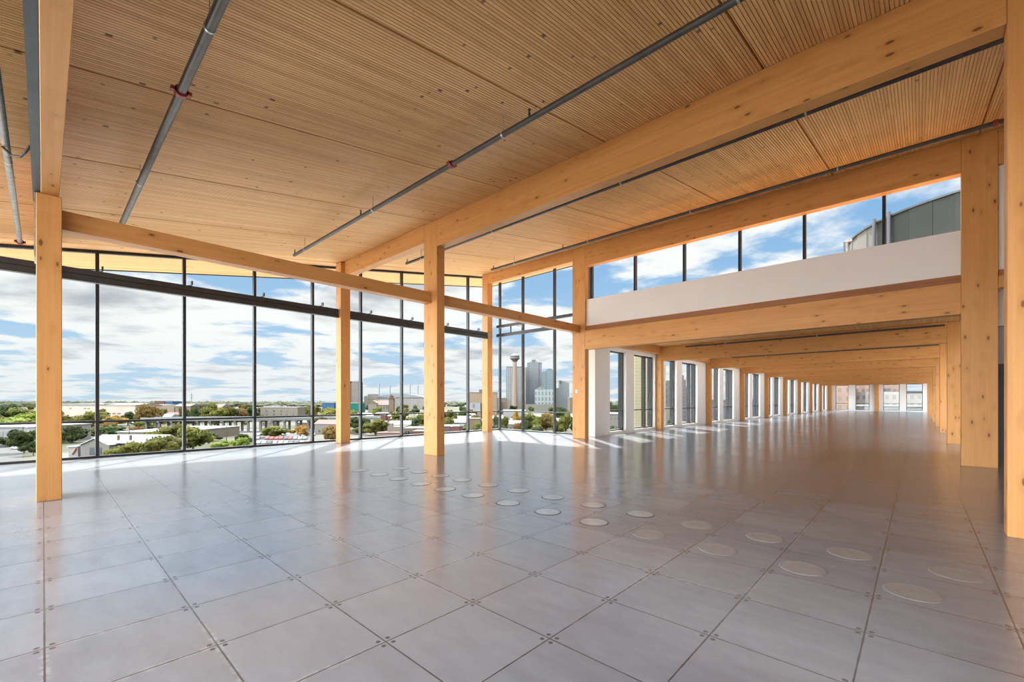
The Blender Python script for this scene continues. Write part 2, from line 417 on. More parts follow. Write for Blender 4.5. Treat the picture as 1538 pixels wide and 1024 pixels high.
def small_window(name, along, line, a, b, z0, z1, midpost, fin):
    root = struct(empty(name))
    def bx(a0, a1, b0, b1, q0, q1): return MB().box(*((a0,a1,b0,b1,q0,q1) if along == 0 else (b0,b1,a0,a1,q0,q1)))
    fr = MB()
    for m in (bx(a, a+.05, line-.06, line+.06, z0, z1), bx(b-.05, b, line-.06, line+.06, z0, z1), bx(a+.05, b-.05, line-.06, line+.06, z0, z0+.05), bx(a+.05, b-.05, line-.06, line+.06, z1-.05, z1)):
        fr.add(m.v, m.f)
    fr.obj('window_frame', M_FRAME, root)
    cuts = [a+.05, b-.05]
    if midpost:
        mp = a + .62*(b-a); bx(mp-.06, mp+.06, line-.07, line+.07, z0+.05, z1-.05).obj('mullion', M_FRAME, root); cuts = [a+.05, mp-.06, mp+.06, b-.05]
    for i in range(0, len(cuts), 2):
        bx(cuts[i], cuts[i+1], line-.05, line+.05, .86, .905).obj('transom', M_FRAME, root)
        bx(cuts[i], cuts[i+1], line-.006, line+.006, z0+.05, .86).obj('pane', M_GLASS, root)
        bx(cuts[i], cuts[i+1], line-.006, line+.006, .905, z1-.05).obj('pane', M_GLASS, root)
    if fin:
        bx(b-.04, b+.08, line-.15, line-.07, z0, z1).obj('fin', M_FRAME, root)
    return root
for a, b, k in wins:
    small_window('window_%d' % wn, 1, -8.42, a, b, WB, WT, k == 1, True); wn += 1
# far end wall of the corridor
ew = [(-7.48,-6.22), (-5.55,-4.25), (-3.02,-1.60), (-1.03,.32)]
em = MB(); xc = -8.25
for a, b in ew:
    em.box(xc, a, YE, YE+.3, 0, 3.54); em.box(a, b, YE, YE+.3, 0, .1); em.box(a, b, YE, YE+.3, 3.1, 3.54); xc = b
em.box(xc, 2.7, YE, YE+.3, 0, 3.54)
struct(em.obj('wall_north', M_WHITE))
for a, b in ew:
    small_window('window_%d' % wn, 0, YE+.17, a, b, .1, 3.1, False, False); wn += 1
# east side beyond the right-hand columns
struct(MB().box(1.09, 2.6, 12.18, 12.36, 3.70, 5.65).obj('wall_east', M_WHITE))
struct(MB().box(1.09, 2.6, 12.5, 12.62, 2.70, 3.53).obj('wall_east', M_WHITE))
struct(MB().box(1.09, 2.6, 12.7, 13.0, 1.98, 2.70).obj('wall_east', M_GREY))
struct(MB().box(1.12, 2.6, 15.0, 15.15, 0, 3.53).obj('wall_east', M_DARK))  # dark panel standing in for the shaded open area behind
ewm = MB(); ewm.box(2.6, 2.7, 12.36, 15.0, 0, 3.53)
for k in range(16):
    ya, yb = -2.5 + k*.928, -2.5 + (k+1)*.928
    if k < 16: ewm.box(2.6, 2.7, ya, min(yb, 12.12), 0, roof(ya) - .01)
struct(ewm.obj('wall_east', M_WHITE))
struct(MB().box(.9, 2.6, -2.6, -2.5, 0, roof(-2.6) - .01).obj('wall_south', M_WHITE))
struct(MB().box(1.09, 2.6, 12.13, 12.34, 3.575, 3.698).obj('trim_3', W_EDGE))

# ------------------------------------------------------------------ timber columns
R2, R3 = (6.09, 6.31), (12.10, 12.32)
def column(label, x0, x1, y0, y1, h, group):
    cx, cy = (x0+x1)/2, (y0+y1)/2
    o = MB().bev(x0-cx, x1-cx, y0-cy, y1-cy, 0, h, .006).obj('timber_column', W_Z, None, (cx, cy, 0), fix=True)
    return tag(o, label, 'column', group, 'thing')
hall = 'tall timber columns of the hall'
colA = column('timber column at the far left carrying a beam on its top', -8.48, -8.0, -.06, .165, 3.85, hall)
column('tall timber column alone near the middle of the hall', -8.5, -8.0, *R2, roof(R2[0])-.002, hall)
column('tall timber column standing where the glass hall meets the low corridor', -8.5, -8.0, *R3, roof(R3[0])-.002, hall)
column('wide timber column cut off by the right edge of the view', .6, 1.08, *R2, roof(R2[0])-.002, hall)
column('wide timber column at the right mouth of the low corridor', .6, 1.08, *R3, roof(R3[0])-.002, hall)
column('slim timber column by the glass, left of the middle column', -12.78, -12.46, 5.98, 6.27, roof(5.98)-.002, hall)
column('slim timber column in the far glass corner of the hall', -12.92, -12.60, 12.1, 12.37, roof(12.1)-.002, hall)
column('slim timber column by the glass, straight behind the far left column', -12.78, -12.46, -.07, .2, roof(-.07)-.002, hall)
for k in range(8):
    yc = 18.0 + 6.0 * k
    column('timber column on the window side of the corridor, %s one inside its mouth' % ORD[k], -8.5, -8.0, yc-.11, yc+.11, 3.538, 'window-side corridor columns')
    column('timber column on the right side of the corridor, %s one beyond its mouth' % ORD[k], .6, 1.08, yc-.11, yc+.11, 3.538, 'right-side corridor columns')
column('timber column in the far left corner of the corridor end', -8.24, -7.86, 66.02, 66.28, 3.118, 'corridor end columns')
column('timber column between the two pairs of end windows', -3.78, -3.40, 66.02, 66.28, 3.118, 'corridor end columns')

# ------------------------------------------------------------------ timber beams
def beam_x(label, x0, x1, y0, y1, z0, z1, group=None, b=.005):
    c = ((x0+x1)/2, (y0+y1)/2, (z0+z1)/2)
    o = MB().bev(x0-c[0], x1-c[0], y0-c[1], y1-c[1], z0-c[2], z1-c[2], b).obj('timber_beam', W_X, None, c, fix=True)
    return tag(o, label, 'beam', group, 'thing')
def beam_y(label, x0, x1, y0, y1, z0, z1, group=None, b=.005):
    c = ((x0+x1)/2, (y0+y1)/2, (z0+z1)/2)
    o = MB().bev(x0-c[0], x1-c[0], y0-c[1], y1-c[1], z0-c[2], z1-c[2], b).obj('timber_beam', W_Y, None, c, fix=True)
    return tag(o, label, 'beam', group, 'thing')
rb = 'roof beams of the hall'
bA = beam_x('pale timber roof beam running overhead from the far left column', -8.48, 2.6, -.02, .14, 3.852, roof(-.02)-.002, rb)
beam_x('deep knotty roof beam from the middle column to the right edge', -7.998, .598, *R2, 4.76, roof(R2[0])-.002, rb)
beam_x('short roof beam from the middle column back to the glass', -12.458, -8.502, *R2, 4.95, roof(R2[0])-.002, rb)
beam_x('deep roof beam right above the clerestory windows', -7.998, .598, *R3, 5.66, roof(R3[0])-.002, rb)
beam_x('short roof beam above the far glass corner', -12.598, -8.502, *R3, 5.92, roof(R3[0])-.002, rb)
beam_x('short roof beam from the far left column back to the glass', -12.458, -8.482, -.02, .14, 4.0, roof(-.02)-.002, rb)
beam_x('roof beam end beyond the right corridor mouth column', 1.082, 2.6, *R3, 5.66, roof(R3[0])-.002, rb)
tb = 'slim tie beams between the hall columns'
beam_y('slim tie beam from the far left column to the middle column', -8.42, -8.2, .167, 6.088, 3.50, 3.75, tb)
beam_y('slim tie beam from the middle column to the corridor corner column', -8.42, -8.2, 6.312, 12.098, 3.50, 3.75, tb)
beam_x('deep timber beam across the corridor mouth under the white band', -7.998, .598, *R3, 2.93, 3.543, 'corridor beams')
beam_x('short timber beam end right of the corridor mouth column', 1.082, 2.6, *R3, 3.36, 3.573, None)
for k in range(8):
    yc = 18.0 + 6.0 * k
    beam_x('timber cross beam of the corridor, %s one behind its mouth' % ORD[k], -7.998, .598, yc-.11, yc+.11, 2.93, 3.538, 'corridor beams')
beam_x('timber cross beam against the corridor end wall', -8.24, .9, 66.04, 66.28, 3.12, 3.538, 'corridor beams')
ys = [12.32] + [17.89 + 6*k for k in range(8)]
for k in range(8):
    a = 12.322 if k == 0 else 18.112 + 6*(k-1); b = 17.888 + 6*k
    beam_y('timber edge beam over the corridor windows, %s bay from the mouth' % ORD[k], -8.248, -8.03, a, b, 3.23, 3.538, 'edge beams over the corridor windows')
# grey steel channel and plate at the left column
ch = empty('steel_channel', (-8.0, -.055, 3.86)); tag(ch, 'grey steel channel fixed along the left side of the overhead beam', 'channel')
MB().box(-.45, 10.6, -.004, .032, .0, roof(-.09)-3.87).obj('web', M_STEEL, ch)
MB().box(-.45, 10.6, -.036, -.0045, 0., .012).obj('flange', M_STEEL, ch)
MB().box(-.45, 10.6, -.036, -.0045, roof(-.09)-3.89, roof(-.09)-3.878).obj('flange', M_STEEL, ch)
pl = MB().box(-.22, .20, -.1305, -.1135, 3.05, 3.85).obj('steel_plate', M_GALV, colA); pl['label'] = 'pale steel plate on the back edge of the column'

# ------------------------------------------------------------------ dark steel wind girts along the glass
def girt(label, along, line, a, b, ztop, zbot, clips):
    c = (a + b) / 2
    root = empty('steel_girt', ((line, c, zbot) if along == 1 else (c, line, zbot))); tag(root, label, 'girt', 'dark steel girts inside the glass')
    h = ztop - zbot
    def bx(a0, a1, b0, b1, z0, z1): return MB().box(*((a0-c,a1-c,b0,b1,z0,z1) if along == 0 else (b0,b1,a0-c,a1-c,z0,z1)))
    if along == 1:
        bx(a, b, -.05, .05, h*.56, h).obj('upper_rail', M_GIRT, root)
        bx(a, b, -.05, .06, 0.012, h*.47).obj('lower_rail', M_GIRT, root)
        bx(a, b, -.04, .085, 0., .012).obj('lip', M_GIRT, root)
        bx(a, b, -.02, .02, h*.47, h*.56).obj('spacer', M_GIRT, root)
    else:
        bx(a, b, -.05, .05, h-.10, h).obj('upper_rail', M_GIRT, root)
        bx(a, b, -.05, .05, 0., .12).obj('lower_rail', M_GIRT, root)
        for q in clips: bx(q-.02, q+.02, -.02, .02, .12, h-.10).obj('spacer', M_GIRT, root)
    for q in clips:
        if along == 1:
            m = bx(q-.02, q+.05, -.50, -.04, h, h+.03); m2 = bx(q+.03, q+.06, -.05, .05, h+.03, h+.12); m.add(m2.v, m2.f); m.obj('bracket', M_STEEL, root)
        else:
            m = bx(q-.03, q+.03, .05, .68, h-.06, h-.02); m.obj('bracket', M_GALV, root)
    return root
girt('dark steel girt at the far left, before the left column', 1, -12.62, -2.5, -.09, 3.965, 3.71, [q for q in posts_w if q < -.2])
girt('dark steel girt from the left column to the slim glass column', 1, -12.62, .22, 5.96, 3.965, 3.71, [.81, 2.36, 3.91, 5.46])
girt('dark steel girt behind the middle column', 1, -12.62, 6.29, 12.08, 3.965, 3.71, [6.99, 8.52, 10.05, 11.58])
girt('dark double steel girt across the far glass corner', 0, 12.62, -12.58, -8.3, 4.30, 3.83, [-11.82, -10.2])

# ------------------------------------------------------------------ sprinkler pipes
def ring(mb, x, r, w, n=14): mb.tube((x-w/2,0,0), (x+w/2,0,0), r, n)
def pipe(label, y, z, x0, x1, r, mat, coups, hangs, sprs, top=None):
    root = empty('sprinkler_pipe', (x0, y, z)); tag(root, label, 'pipe', 'sprinkler pipes under the timber ceiling')
    MB().tube((0,0,0), (x1-x0,0,0), r, 16).obj('pipe', mat, root, smooth=False)
    for x in coups:
        m = MB(); ring(m, x-x0, r*1.45, .06); m.box(x-x0-.03, x-x0+.03, -r*2.1, r*2.1, -.018, .018)
        m.obj('coupling', M_RED, root)
    for x in hangs:
        m = MB(); zt = (roof(y) if top is None else top) - z + .012
        m.tube((x-x0,0,r), (x-x0,0,zt), .006, 6); m.obj('hanger_rod', M_GALV, root)
        m = MB(); ring(m, x-x0, r*1.12, .022); m.obj('hanger_ring', M_GALV, root)
    for x in sprs:
        m = MB(); m.tube((x-x0,0,r*.8), (x-x0,0,r+.05), .016, 8); m.tube((x-x0,0,r+.05), (x-x0,0,r+.085), .010, 8); m.tube((x-x0,0,r+.085), (x-x0,0,r+.09), .022, 10)
        m.obj('sprinkler_head', M_RIM, root)
    return root
pipe('grey sprinkler pipe with a red coupling, right of the overhead beam', .93, 4.315, -11.2, 2.5, .040, M_PIPE, [-5.34], [-8.0, -4.25, -1.2, 1.8], [-8.3, -2.5])
pipe('long dark sprinkler pipe in front of the deep roof beam', 4.21, 4.83, -11.25, 2.5, .036, M_PIPED, [-5.17, 1.2], [-7.48, -4.09, -1.17, 1.8, -10.6], [-3.62, -7.94, -11.2, 1.], )
pipe('dark sprinkler pipe just behind the deep roof beam', 7.36, 5.325, -11.15, 2.5, .036, M_PIPED, [], [-1.17, -4.07, -7.5, -10.4, 1.8], [-3.58, -7.89, -11.1])
pipe('dark sprinkler pipe along the top of the clerestory beam', 10.75, 5.855, -11.0, 2.5, .036, M_PIPED, [.93], [-1.18, -4.07, -7.0, -9.9, 1.8], [-7.9, -10.9])
pipe('galvanised sprinkler pipe left of the overhead beam', -.285, 4.13, -11.95, 2.5, .034, plain('dull galvanised pipe', (.19,.19,.18), .45, .5, var=.3, scale=14.), [-11.9], [-8.0, -5.0, -2.], [-7.2])
pipe('thin dark pipe in front of the first cross beam in the corridor', 17.72, 3.43, -6.9, .55, .03, M_PIPED, [], [-5.4, -2.5], [], 3.54)
pipe('thin dark pipe in front of the second cross beam in the corridor', 23.72, 3.43, -6.9, .55, .03, M_PIPED, [], [-5.4, -2.5], [], 3.54)
th = empty('thermostat', (-8.33, 12.098, 1.50)); tag(th, 'small white control plate on the column at the corridor mouth', 'thermostat')
MB().bev(-.04, .04, -.022, 0, 0, .12, .006).obj('plate', M_WHITE, th, fix=True); MB().box(-.02, .02, -.025, -.0222, .06, .10).obj('display', M_GREY, th)
pc = MB(); pts = [(-7.5, -.31, 4.10), (-7.42, -.24, 4.0), (-7.3, -.17, 3.97), (-7.2, -.13, 4.0), (-7.15, -.10, 4.06)]
for p, q in zip(pts[:-1], pts[1:]): pc.tube(p, q, .012, 8)
tag(pc.obj('cable', M_RIM, None), 'short black cable looping from the galvanised pipe to the overhead beam', 'cable')

# ------------------------------------------------------------------ round covers in the floor
def cover(dusty):
    root = empty('floor_diffuser')
    MB().lathe([(.138,.0),(.138,.0024),(.12,.003),(.0001,.003)], 40).obj('cover', M_DUSTY if dusty else M_DISC, root)
    m = MB(); n = 40; vs = []; fs = []
    for r, z in ((.139,.0),(.139,.0030),(.147,.0028),(.152,.0)):
        for i in range(n):
            a = 2*PI*i/n; vs.append((r*math.cos(a), r*math.sin(a), z))
    for k in range(3):
        for i in range(n): fs.append((k*n+i, (k+1)*n+i, (k+1)*n+(i+1)%n, k*n+(i+1)%n))
    m.add(vs, fs); m.obj('rim', M_DUSTRIM if dusty else M_RIM, root)
    return root
proto = {0: None, 1: None}
front = [-7.37, -6.71, -6.13, -5.52, -4.93, -4.34, -3.70, -3.08, -2.47, -1.87, -1.25, -.64, -.03]
back = [-7.05, -6.46, -5.86, -5.30, -4.70, -4.10, -3.49, -2.88, -2.27, -1.65, -1.04, -.42, .20]
for row, xs, y in (('front', front, 3.90), ('back', back, 4.53)):
    for i, x in enumerate(xs):
        dusty = 1 if x > -1.9 else 0
        if proto[dusty] is None: o = proto[dusty] = cover(dusty); o.location = (x, y, .0)
        else: o = dup(proto[dusty], (x, y, .0))
        look = 'dusty tan round floor cover' if dusty else 'pale round floor cover with a dark rim'
        tag(o, '%s, %s from the right in the %s row' % (look, ORD[len(xs)-1-i], row), 'floor cover', 'round covers in the %s row on the floor' % row)
# ------------------------------------------------------------------ the city outside, about twenty metres below
import bmesh
def ground_material():
    t = NT('city ground'); co = t.n('ShaderNodeTexCoord').outputs['Object']
    a = t.noise(co, .012, 4); b = t.noise(co, .05, 4); d = t.noise(co, .6, 4)
    c = t.mixc(t.ss(a, .42, .58), (.038,.042,.018,1), (.085,.078,.066,1))
    c = t.mixc(t.math('MULTIPLY', t.ss(b, .5, .6), .8), c, (.035,.04,.016,1))
    c = t.mixc(t.math('MULTIPLY', d, .35), c, (.09,.08,.068,1))
    t.bsdf(Base_Color=c, Roughness=.95, Specular_IOR_Level=.1); return t.m
g = MB(); g.box(-3600, 60, -60, 3800, GROUND-2, GROUND); struct(g.obj('ground', ground_material()))
M_ASPH = plain('asphalt', (.07,.069,.067), .9, var=.12, scale=.3, spec=.1)
M_CONC = plain('pale concrete', (.095,.091,.085), .85, var=.1, scale=.4, spec=.2)
def patch(name, u0, u1, d0, d1, m, dz=.06):
    pts = [far(u0, d0), far(u1, d0), far(u1, d1), far(u0, d1)]
    mb = MB(); mb.add([(p[0], p[1], GROUND) for p in pts] + [(p[0], p[1], GROUND+dz) for p in pts], [(0,3,2,1),(4,5,6,7),(0,1,5,4),(1,2,6,5),(2,3,7,6),(3,0,4,7)])
    return struct(mb.obj(name, m, fix=True))
patch('parking_lot', 383, 476, 185, 262, M_ASPH)
patch('street', -60, 34, 120, 190, M_ASPH)
patch('street', 318, 480, 262, 300, M_CONC, .08)
patch('yard', 84, 122, 140, 165, M_CONC)

WINM = plain('dark window glass', (.035,.042,.05), .15)
def facade(name, wall, glass, px, pz, fx, fz, rough=.8):
    t = NT(name); co = t.n('ShaderNodeTexCoord').outputs['Object']; sp = t.n('ShaderNodeSeparateXYZ'); t.set(sp, 0, co)
    hx = t.math('FRACT', t.math('DIVIDE', t.math('ADD', sp.outputs[0], sp.outputs[1]), px)); hz = t.math('FRACT', t.math('DIVIDE', sp.outputs[2], pz))
    w = t.math('MULTIPLY', t.math('LESS_THAN', hx, fx), t.math('LESS_THAN', hz, fz))
    nm = t.n('ShaderNodeNewGeometry'); s2 = t.n('ShaderNodeSeparateXYZ'); t.set(s2, 0, nm.outputs['Normal'])
    w = t.math('MULTIPLY', w, t.math('LESS_THAN', s2.outputs[2], .5))
    nz = t.noise(co, .08, 3)
    wc = t.mixc(t.lin(nz, .3, .7, 0, 1), C4([q*.29 for q in wall]), C4([q*.36 for q in wall]))
    t.bsdf(Base_Color=t.mixc(w, wc, C4([q*.42 for q in glass])), Roughness=t.lin(w, 0, 1, rough, .25)); return t.m
def wallm(name, col): return plain(name, [q*.22 for q in col], .85, var=.07, scale=.5, spec=.2)
CREAM = wallm('cream stucco', (.50,.42,.32)); TAN = wallm('tan brick', (.40,.29,.19)); PINK = wallm('pink stucco', (.52,.38,.30))
BRICK = wallm('red brick', (.30,.13,.095)); STONE = wallm('pale limestone', (.46,.42,.36)); WHITE = wallm('white render', (.66,.65,.63))
GREYW = wallm('grey render', (.30,.30,.31)); ROOFW = plain('white metal roof', (.165,.168,.171), .45, .1, var=.04, scale=.6)
ROOFG = plain('grey roof', (.12,.118,.118), .8, var=.1, scale=.3); ROOFR = plain('dark red roof', (.13,.035,.025), .7, var=.1, scale=.4)
BLUE = wallm('blue cladding', (.08,.22,.48)); TEAL = wallm('teal cladding', (.03,.30,.24))
class B:
    """a building whose front runs between two bearings at depth d"""
    def __init__(s, name, label, u0, u1, d, group=None, cat='building', turn=0.):
        a = Vector(far(u0, d)); b = Vector(far(u1, d)); s.w = (b-a).length; s.d = d; s.u0 = u0; s.u1 = u1
        s.root = empty(name, (a.x, a.y, GROUND), math.atan2(b.y-a.y, b.x-a.x) + turn); tag(s.root, label, cat, group)
    def X(s, u): return (u - s.u0) / (s.u1 - s.u0) * s.w
    def Z(s, v): return zed(v, s.d) - GROUND
    def block(s, part, m, ua, ub, va, vb=None, y0=0., y1=20.):
        z0 = 0. if vb is None else s.Z(vb)
        return MB().box(s.X(ua), s.X(ub), y0, y1, z0, s.Z(va)).obj(part, m, s.root)
    def win(s, ua, ub, va, vb, m=None, y=-.12): return MB().box(s.X(ua), s.X(ub), y, .05, s.Z(vb), s.Z(va)).obj('window', m or WINM, s.root)
    def slab(s, part, m, ua, ub, va, th=.8, y0=-.5, y1=20.5): return MB().box(s.X(ua), s.X(ub), y0, y1, s.Z(va)+.02, s.Z(va)+th).obj(part, m, s.root)
    def gable(s, part, m, ua, ub, veave, vtop, y0, y1, along='y'):
        x0, x1, z0, z1 = s.X(ua), s.X(ub), s.Z(veave), s.Z(vtop)
        mb = MB()
        if along == 'y':
            xm = (x0+x1)/2; P = [(x0,z0),(x1,z0),(xm,z1)]
            mb.add([(x,y0,z) for x,z in P] + [(x,y1,z) for x,z in P], [(0,1,2),(5,4,3),(0,3,4,1),(1,4,5,2),(2,5,3,0)])
        else:
            ym = (y0+y1)/2; P = [(y0,z0),(y1,z0),(ym,z1)]
            mb.prism(P, x0, x1)
        return mb.obj(part, m, s.root, fix=True)
# ---- left sector
b = B('warehouse', 'low pale building with a dark window band at the far left', -60, 53, 196)
b.block('wall', WHITE, -60, 53, 642, y1=26); b.slab('roof', ROOFG, -61, 54, 642, .5, -.6, 26.5)
for a_, c_ in ((-40,-20),(-14,5),(8,28),(43,50)): b.win(a_, c_, 648, 657)
b = B('house', 'limestone house with a gable and bright white metal roof', 118, 226, 150)
b.block('gable_wall', STONE, 121, 164, 668, y1=10); b.gable('gable', STONE, 121, 164, 668, 659, 0.05, 10)
b.block('wing_wall', STONE, 160, 224, 666, y0=4, y1=13); b.gable('roof', ROOFW, 118, 227, 666.5, 655.5, 2.5, 15, 'x')
for ua, ub in ((119.5,142.3),(142.3,165.5)):
    x0, x1, xm = b.X(119.5), b.X(165.5), b.X(142.5); ze, zt = b.Z(669), b.Z(658.4); mb = MB()
    xa = x0 if ua < 130 else x1
    mb.add([(xa,-.5,ze),(xm,-.5,zt),(xm,9,zt),(xa,9,ze),(xa,-.5,ze+.3),(xm,-.5,zt+.3),(xm,9,zt+.3),(xa,9,ze+.3)], [(0,3,2,1),(4,5,6,7),(0,1,5,4),(1,2,6,5),(2,3,7,6),(3,0,4,7)]); mb.obj('roof', ROOFW, b.root, fix=True)
f_ = b.win(135, 145, 672, 683); b.win(148.5, 152.5, 672, 683)
for u_ in (158.5, 177.5): b.block('chimney', TAN, u_-1.1, u_+1.1, 655, 663, 4.6, 5.2)
b = B('shed', 'small white porch shed with a slanting brown brace beside the limestone house', 103, 117, 152)
b.block('wall', WHITE, 103, 117, 671, y1=4); b.slab('roof', ROOFW, 102, 118, 671, .3, -.5, 4.5)
mb = MB(); mb.tube((b.X(109), -.25, b.Z(682)), (b.X(115), -.25, b.Z(673)), .28, 6); mb.obj('brace', plain('rust timber', (.28,.10,.04), .8), b.root)
b = B('factory', 'long pinkish factory hall under the skyline at left', 86, 203, 520)
b.block('wall', plain('pale factory wall', (.27,.21,.165), .85, var=.07, scale=.1), 86, 203, 608.5, y1=60); b.slab('roof', ROOFG, 84, 158, 608.5, 2., -1, 61); b.gable('side_roof', ROOFG, 158, 205, 608.3, 605.6, -1.5, 40, 'x')
for ua, ub, va, vb in ((126,129,612.5,614),(131.5,134.5,612.5,614),(162,166,620,622),(169,173,620,622),(176.5,181,620,622),(104,107,612.5,614)): b.win(ua, ub, va, vb, y=-.4)
b = B('depot', 'long white roofed depot right of the factory hall', 203, 236, 600)
b.block('wall', CREAM, 204, 236, 610, y1=40); b.slab('roof', ROOFW, 203.5, 237, 610, 2.4, -1, 42)
b = B('flat_roofed_hall', 'broad white flat roof between the trees left of the overpass', 176, 268, 205)
b.block('wall', CREAM, 176, 268, 649, y1=46); b.slab('roof', ROOFW, 175, 269, 649, .3, -.5, 46.5)
b = B('shop_front', 'small brick red block on the skyline', 232, 247, 800); b.block('wall', BRICK, 232, 247, 602.3, y1=25); b.slab('roof', ROOFG, 231.8, 247.2, 602.3, .8)
b = B('shop_front', 'small blue block on the skyline, beside the brick red one', 248, 259, 800); b.block('wall', BLUE, 248, 259, 603, y1=25); b.slab('roof', ROOFG, 247.9, 259.1, 603, .8)
b = B('villa', 'pink house with pale roof peeping above trees by the second mullion', 262, 287, 470); b.block('wall', PINK, 263, 286, 610, y1=14); b.gable('roof', CREAM, 262, 287, 610, 606, -1, 16, 'x')
b = B('villa', 'pale house with hipped roof above the trees before the overpass', 310, 333, 470); b.block('wall', CREAM, 311, 332, 612, y1=14); b.gable('roof', PINK, 310, 333, 612, 606.6, -1, 16, 'x')
# ---- overpass
ov = B('highway_overpass', 'long grey highway overpass on concrete piers', 222, 500, 266, cat='overpass', turn=.16)
L_ = ov.w * 1.2; zt = ov.Z(629.5)
MB().box(-4, L_, 0, 13, zt-1.3, zt).obj('deck', M_CONC, ov.root); MB().box(-4, L_, -.2, .1, zt-.1, zt+1.0).obj('parapet', WHITE, ov.root); MB().box(-4, L_, 12.9, 13.2, zt-.1, zt+1.0).obj('parapet', WHITE, ov.root)
x = -2.
while x < L_ - 2:
    p = MB().box(x-.6, x+.6, 1.5, 2.7, 0, zt-2.2); p.box(x-.6, x+.6, 10.5, 11.7, 0, zt-2.2); p.box(x-.7, x+.7, .4, 12.6, zt-2.2, zt-1.3); p.obj('pier', M_CONC, ov.root); x += 7.2
# ---- centre sector
b = B('apartment_block', 'beige brick block with square dark windows behind the overpass', 389, 449, 420)
b.block('wall', CREAM, 391, 447, 612, y1=22); b.slab('roof', WHITE, 390.5, 447.5, 612, .5, -.4, 22.4); b.block('roof_house', WHITE, 388.5, 414, 609.8, 612, 8, 18)
for u_ in (400.5, 411.5, 422.5, 430.5, 440.5):
    b.win(u_-1.3, u_+1.3, 615.6, 618.4); b.win(u_-1.1, u_+1.1, 621.5, 623.6)
b = B('shop_front', 'bright blue block left of the slim glass column', 484, 502, 700); b.block('wall', BLUE, 484, 502, 605, y1=30); b.slab('roof', ROOFG, 483.8, 502.2, 605, .8)
b = B('shop_front', 'teal green block right of the slim glass column', 520, 539, 700); b.block('wall', TEAL, 520, 539, 605.5, y1=30); b.slab('roof', WHITE, 519.8, 539.2, 605.5, .8)
FT = facade('brown tower facade', (.25,.19,.15), (.10,.085,.075), 4.2, 4.0, .5, .5)
b = B('apartment_tower', 'brown apartment tower right of the slim glass column', 517, 538.5, 900)
b.block('wall', FT, 517, 525.5, 573, y1=26); b.block('dark_strip', GREYW, 525.5, 528.5, 574.5, y0=1.2, y1=25); b.block('wall', FT, 528.5, 538.5, 573, y1=26); b.slab('roof', ROOFG, 516.8, 538.7, 573, 1.)
PW = facade('plant facade', (.40,.36,.31), (.24,.23,.22), 9., 7., .4, .4)
b = B('power_plant', 'broad grey power plant hall with a hump roof below the stacks', 546, 640, 950)
b.block('wall', PW, 547, 569, 594.5, y1=40); b.block('upper_wall', PW, 551, 562, 591.5, 594.5, 5, 30); b.block('wall', PW, 569, 639, 597, y1=60)
mb = MB(); P_ = []
for i in range(13):
    q = i/12; P_.append((b.X(566+72*q), b.Z(597) + (b.Z(591.3)-b.Z(597)) * max(0, math.sin(PI*q))**.7))
mb.add([(x,-2,z) for x,z in P_] + [(x,50,z) for x,z in P_], [tuple(range(13))[::-1], tuple(range(13,26))] + [(i,i+1,14+i,13+i) for i in range(12)] + [(12,0,13,25)]); mb.obj('hump_roof', ROOFG, b.root, fix=True)
STK = plain('dark steel stack', (.14,.145,.15), .7, var=.1, scale=.1)
for i, (u_, v_) in enumerate(((569.2,576),(585.4,578.5),(615.5,576),(627.4,578.5))):
    p = far(u_, 1035); r_ = empty('smoke_stack', (p[0], p[1], GROUND)); tag(r_, 'tall thin dark smoke stack of the power plant, %s from the left' % ORD[i], 'smoke stack', 'power plant stacks')
    zt = zed(v_, 1035) - GROUND; MB().tube((0,0,0), (0,0,zt-4), 2.1, 12, 1.7).obj('shaft', STK, r_); MB().tube((0,0,zt-4), (0,0,zt), 1.95, 12).obj('cap', STK, r_)
b = B('station_hall', 'red roofed station hall in front of the power plant', 552, 584, 600)
b.block('wall', CREAM, 566, 583, 608, y1=18); b.gable('roof', ROOFR, 565, 584, 608, 601, -1, 20, 'x'); b.block('wing_wall', CREAM, 553, 567, 606, y1=14); b.gable('wing_roof', TAN, 552, 568, 606, 601.2, -.5, 15)
for u_ in (569,573,577,581): b.win(u_-.7, u_+.7, 610.5, 614)
b = B('bell_tower', 'small tan tower with a brown cap beside the red roofed hall', 582.5, 592.5, 585, cat='tower')
b.block('shaft', TAN, 584, 591, 598, y1=6.2); b.block('gallery', GREYW, 585, 590, 595, 598, .8, 5.4); mb = MB(); c_ = (b.X(587.5), 3.1)
zc = b.Z(598); mb.add([(b.X(582.3),-1.6,zc),(b.X(592.7),-1.6,zc),(b.X(592.7),7.8,zc),(b.X(582.3),7.8,zc),(b.X(587),2.7,zc+2.2),(b.X(588),2.7,zc+2.2),(b.X(588),3.5,zc+2.2),(b.X(587),3.5,zc+2.2)], [(0,3,2,1),(4,5,6,7),(0,1,5,4),(1,2,6,5),(2,3,7,6),(3,0,4,7)]); mb.obj('eave', BRICK, b.root)
z2 = b.Z(595); mb = MB(); mb.add([(b.X(584),-.2,z2),(b.X(591),-.2,z2),(b.X(591),6.4,z2),(b.X(584),6.4,z2),(c_[0],c_[1],z2+3.2)], [(0,3,2,1),(0,1,4),(1,2,4),(2,3,4),(3,0,4)]); mb.obj('cap_roof', BRICK, b.root)
b = B('stucco_house', 'stepped pale stucco building left of the middle column', 566, 640, 240)
b.block('wall', PINK, 566, 606, 650, y1=16); b.block('wall', CREAM, 577, 604, 641.5, y0=6, y1=18); b.block('gable_step', CREAM, 580, 585, 636.5, 641.5, 6, 8); b.block('wall', TAN, 604, 639, 644, y0=3, y1=18); b.slab('roof', ROOFG, 603.5, 639.5, 644, .35, 2.7, 18.3); b.slab('roof', ROOFR, 565.5, 606.5, 650, .3, -.4, 6)
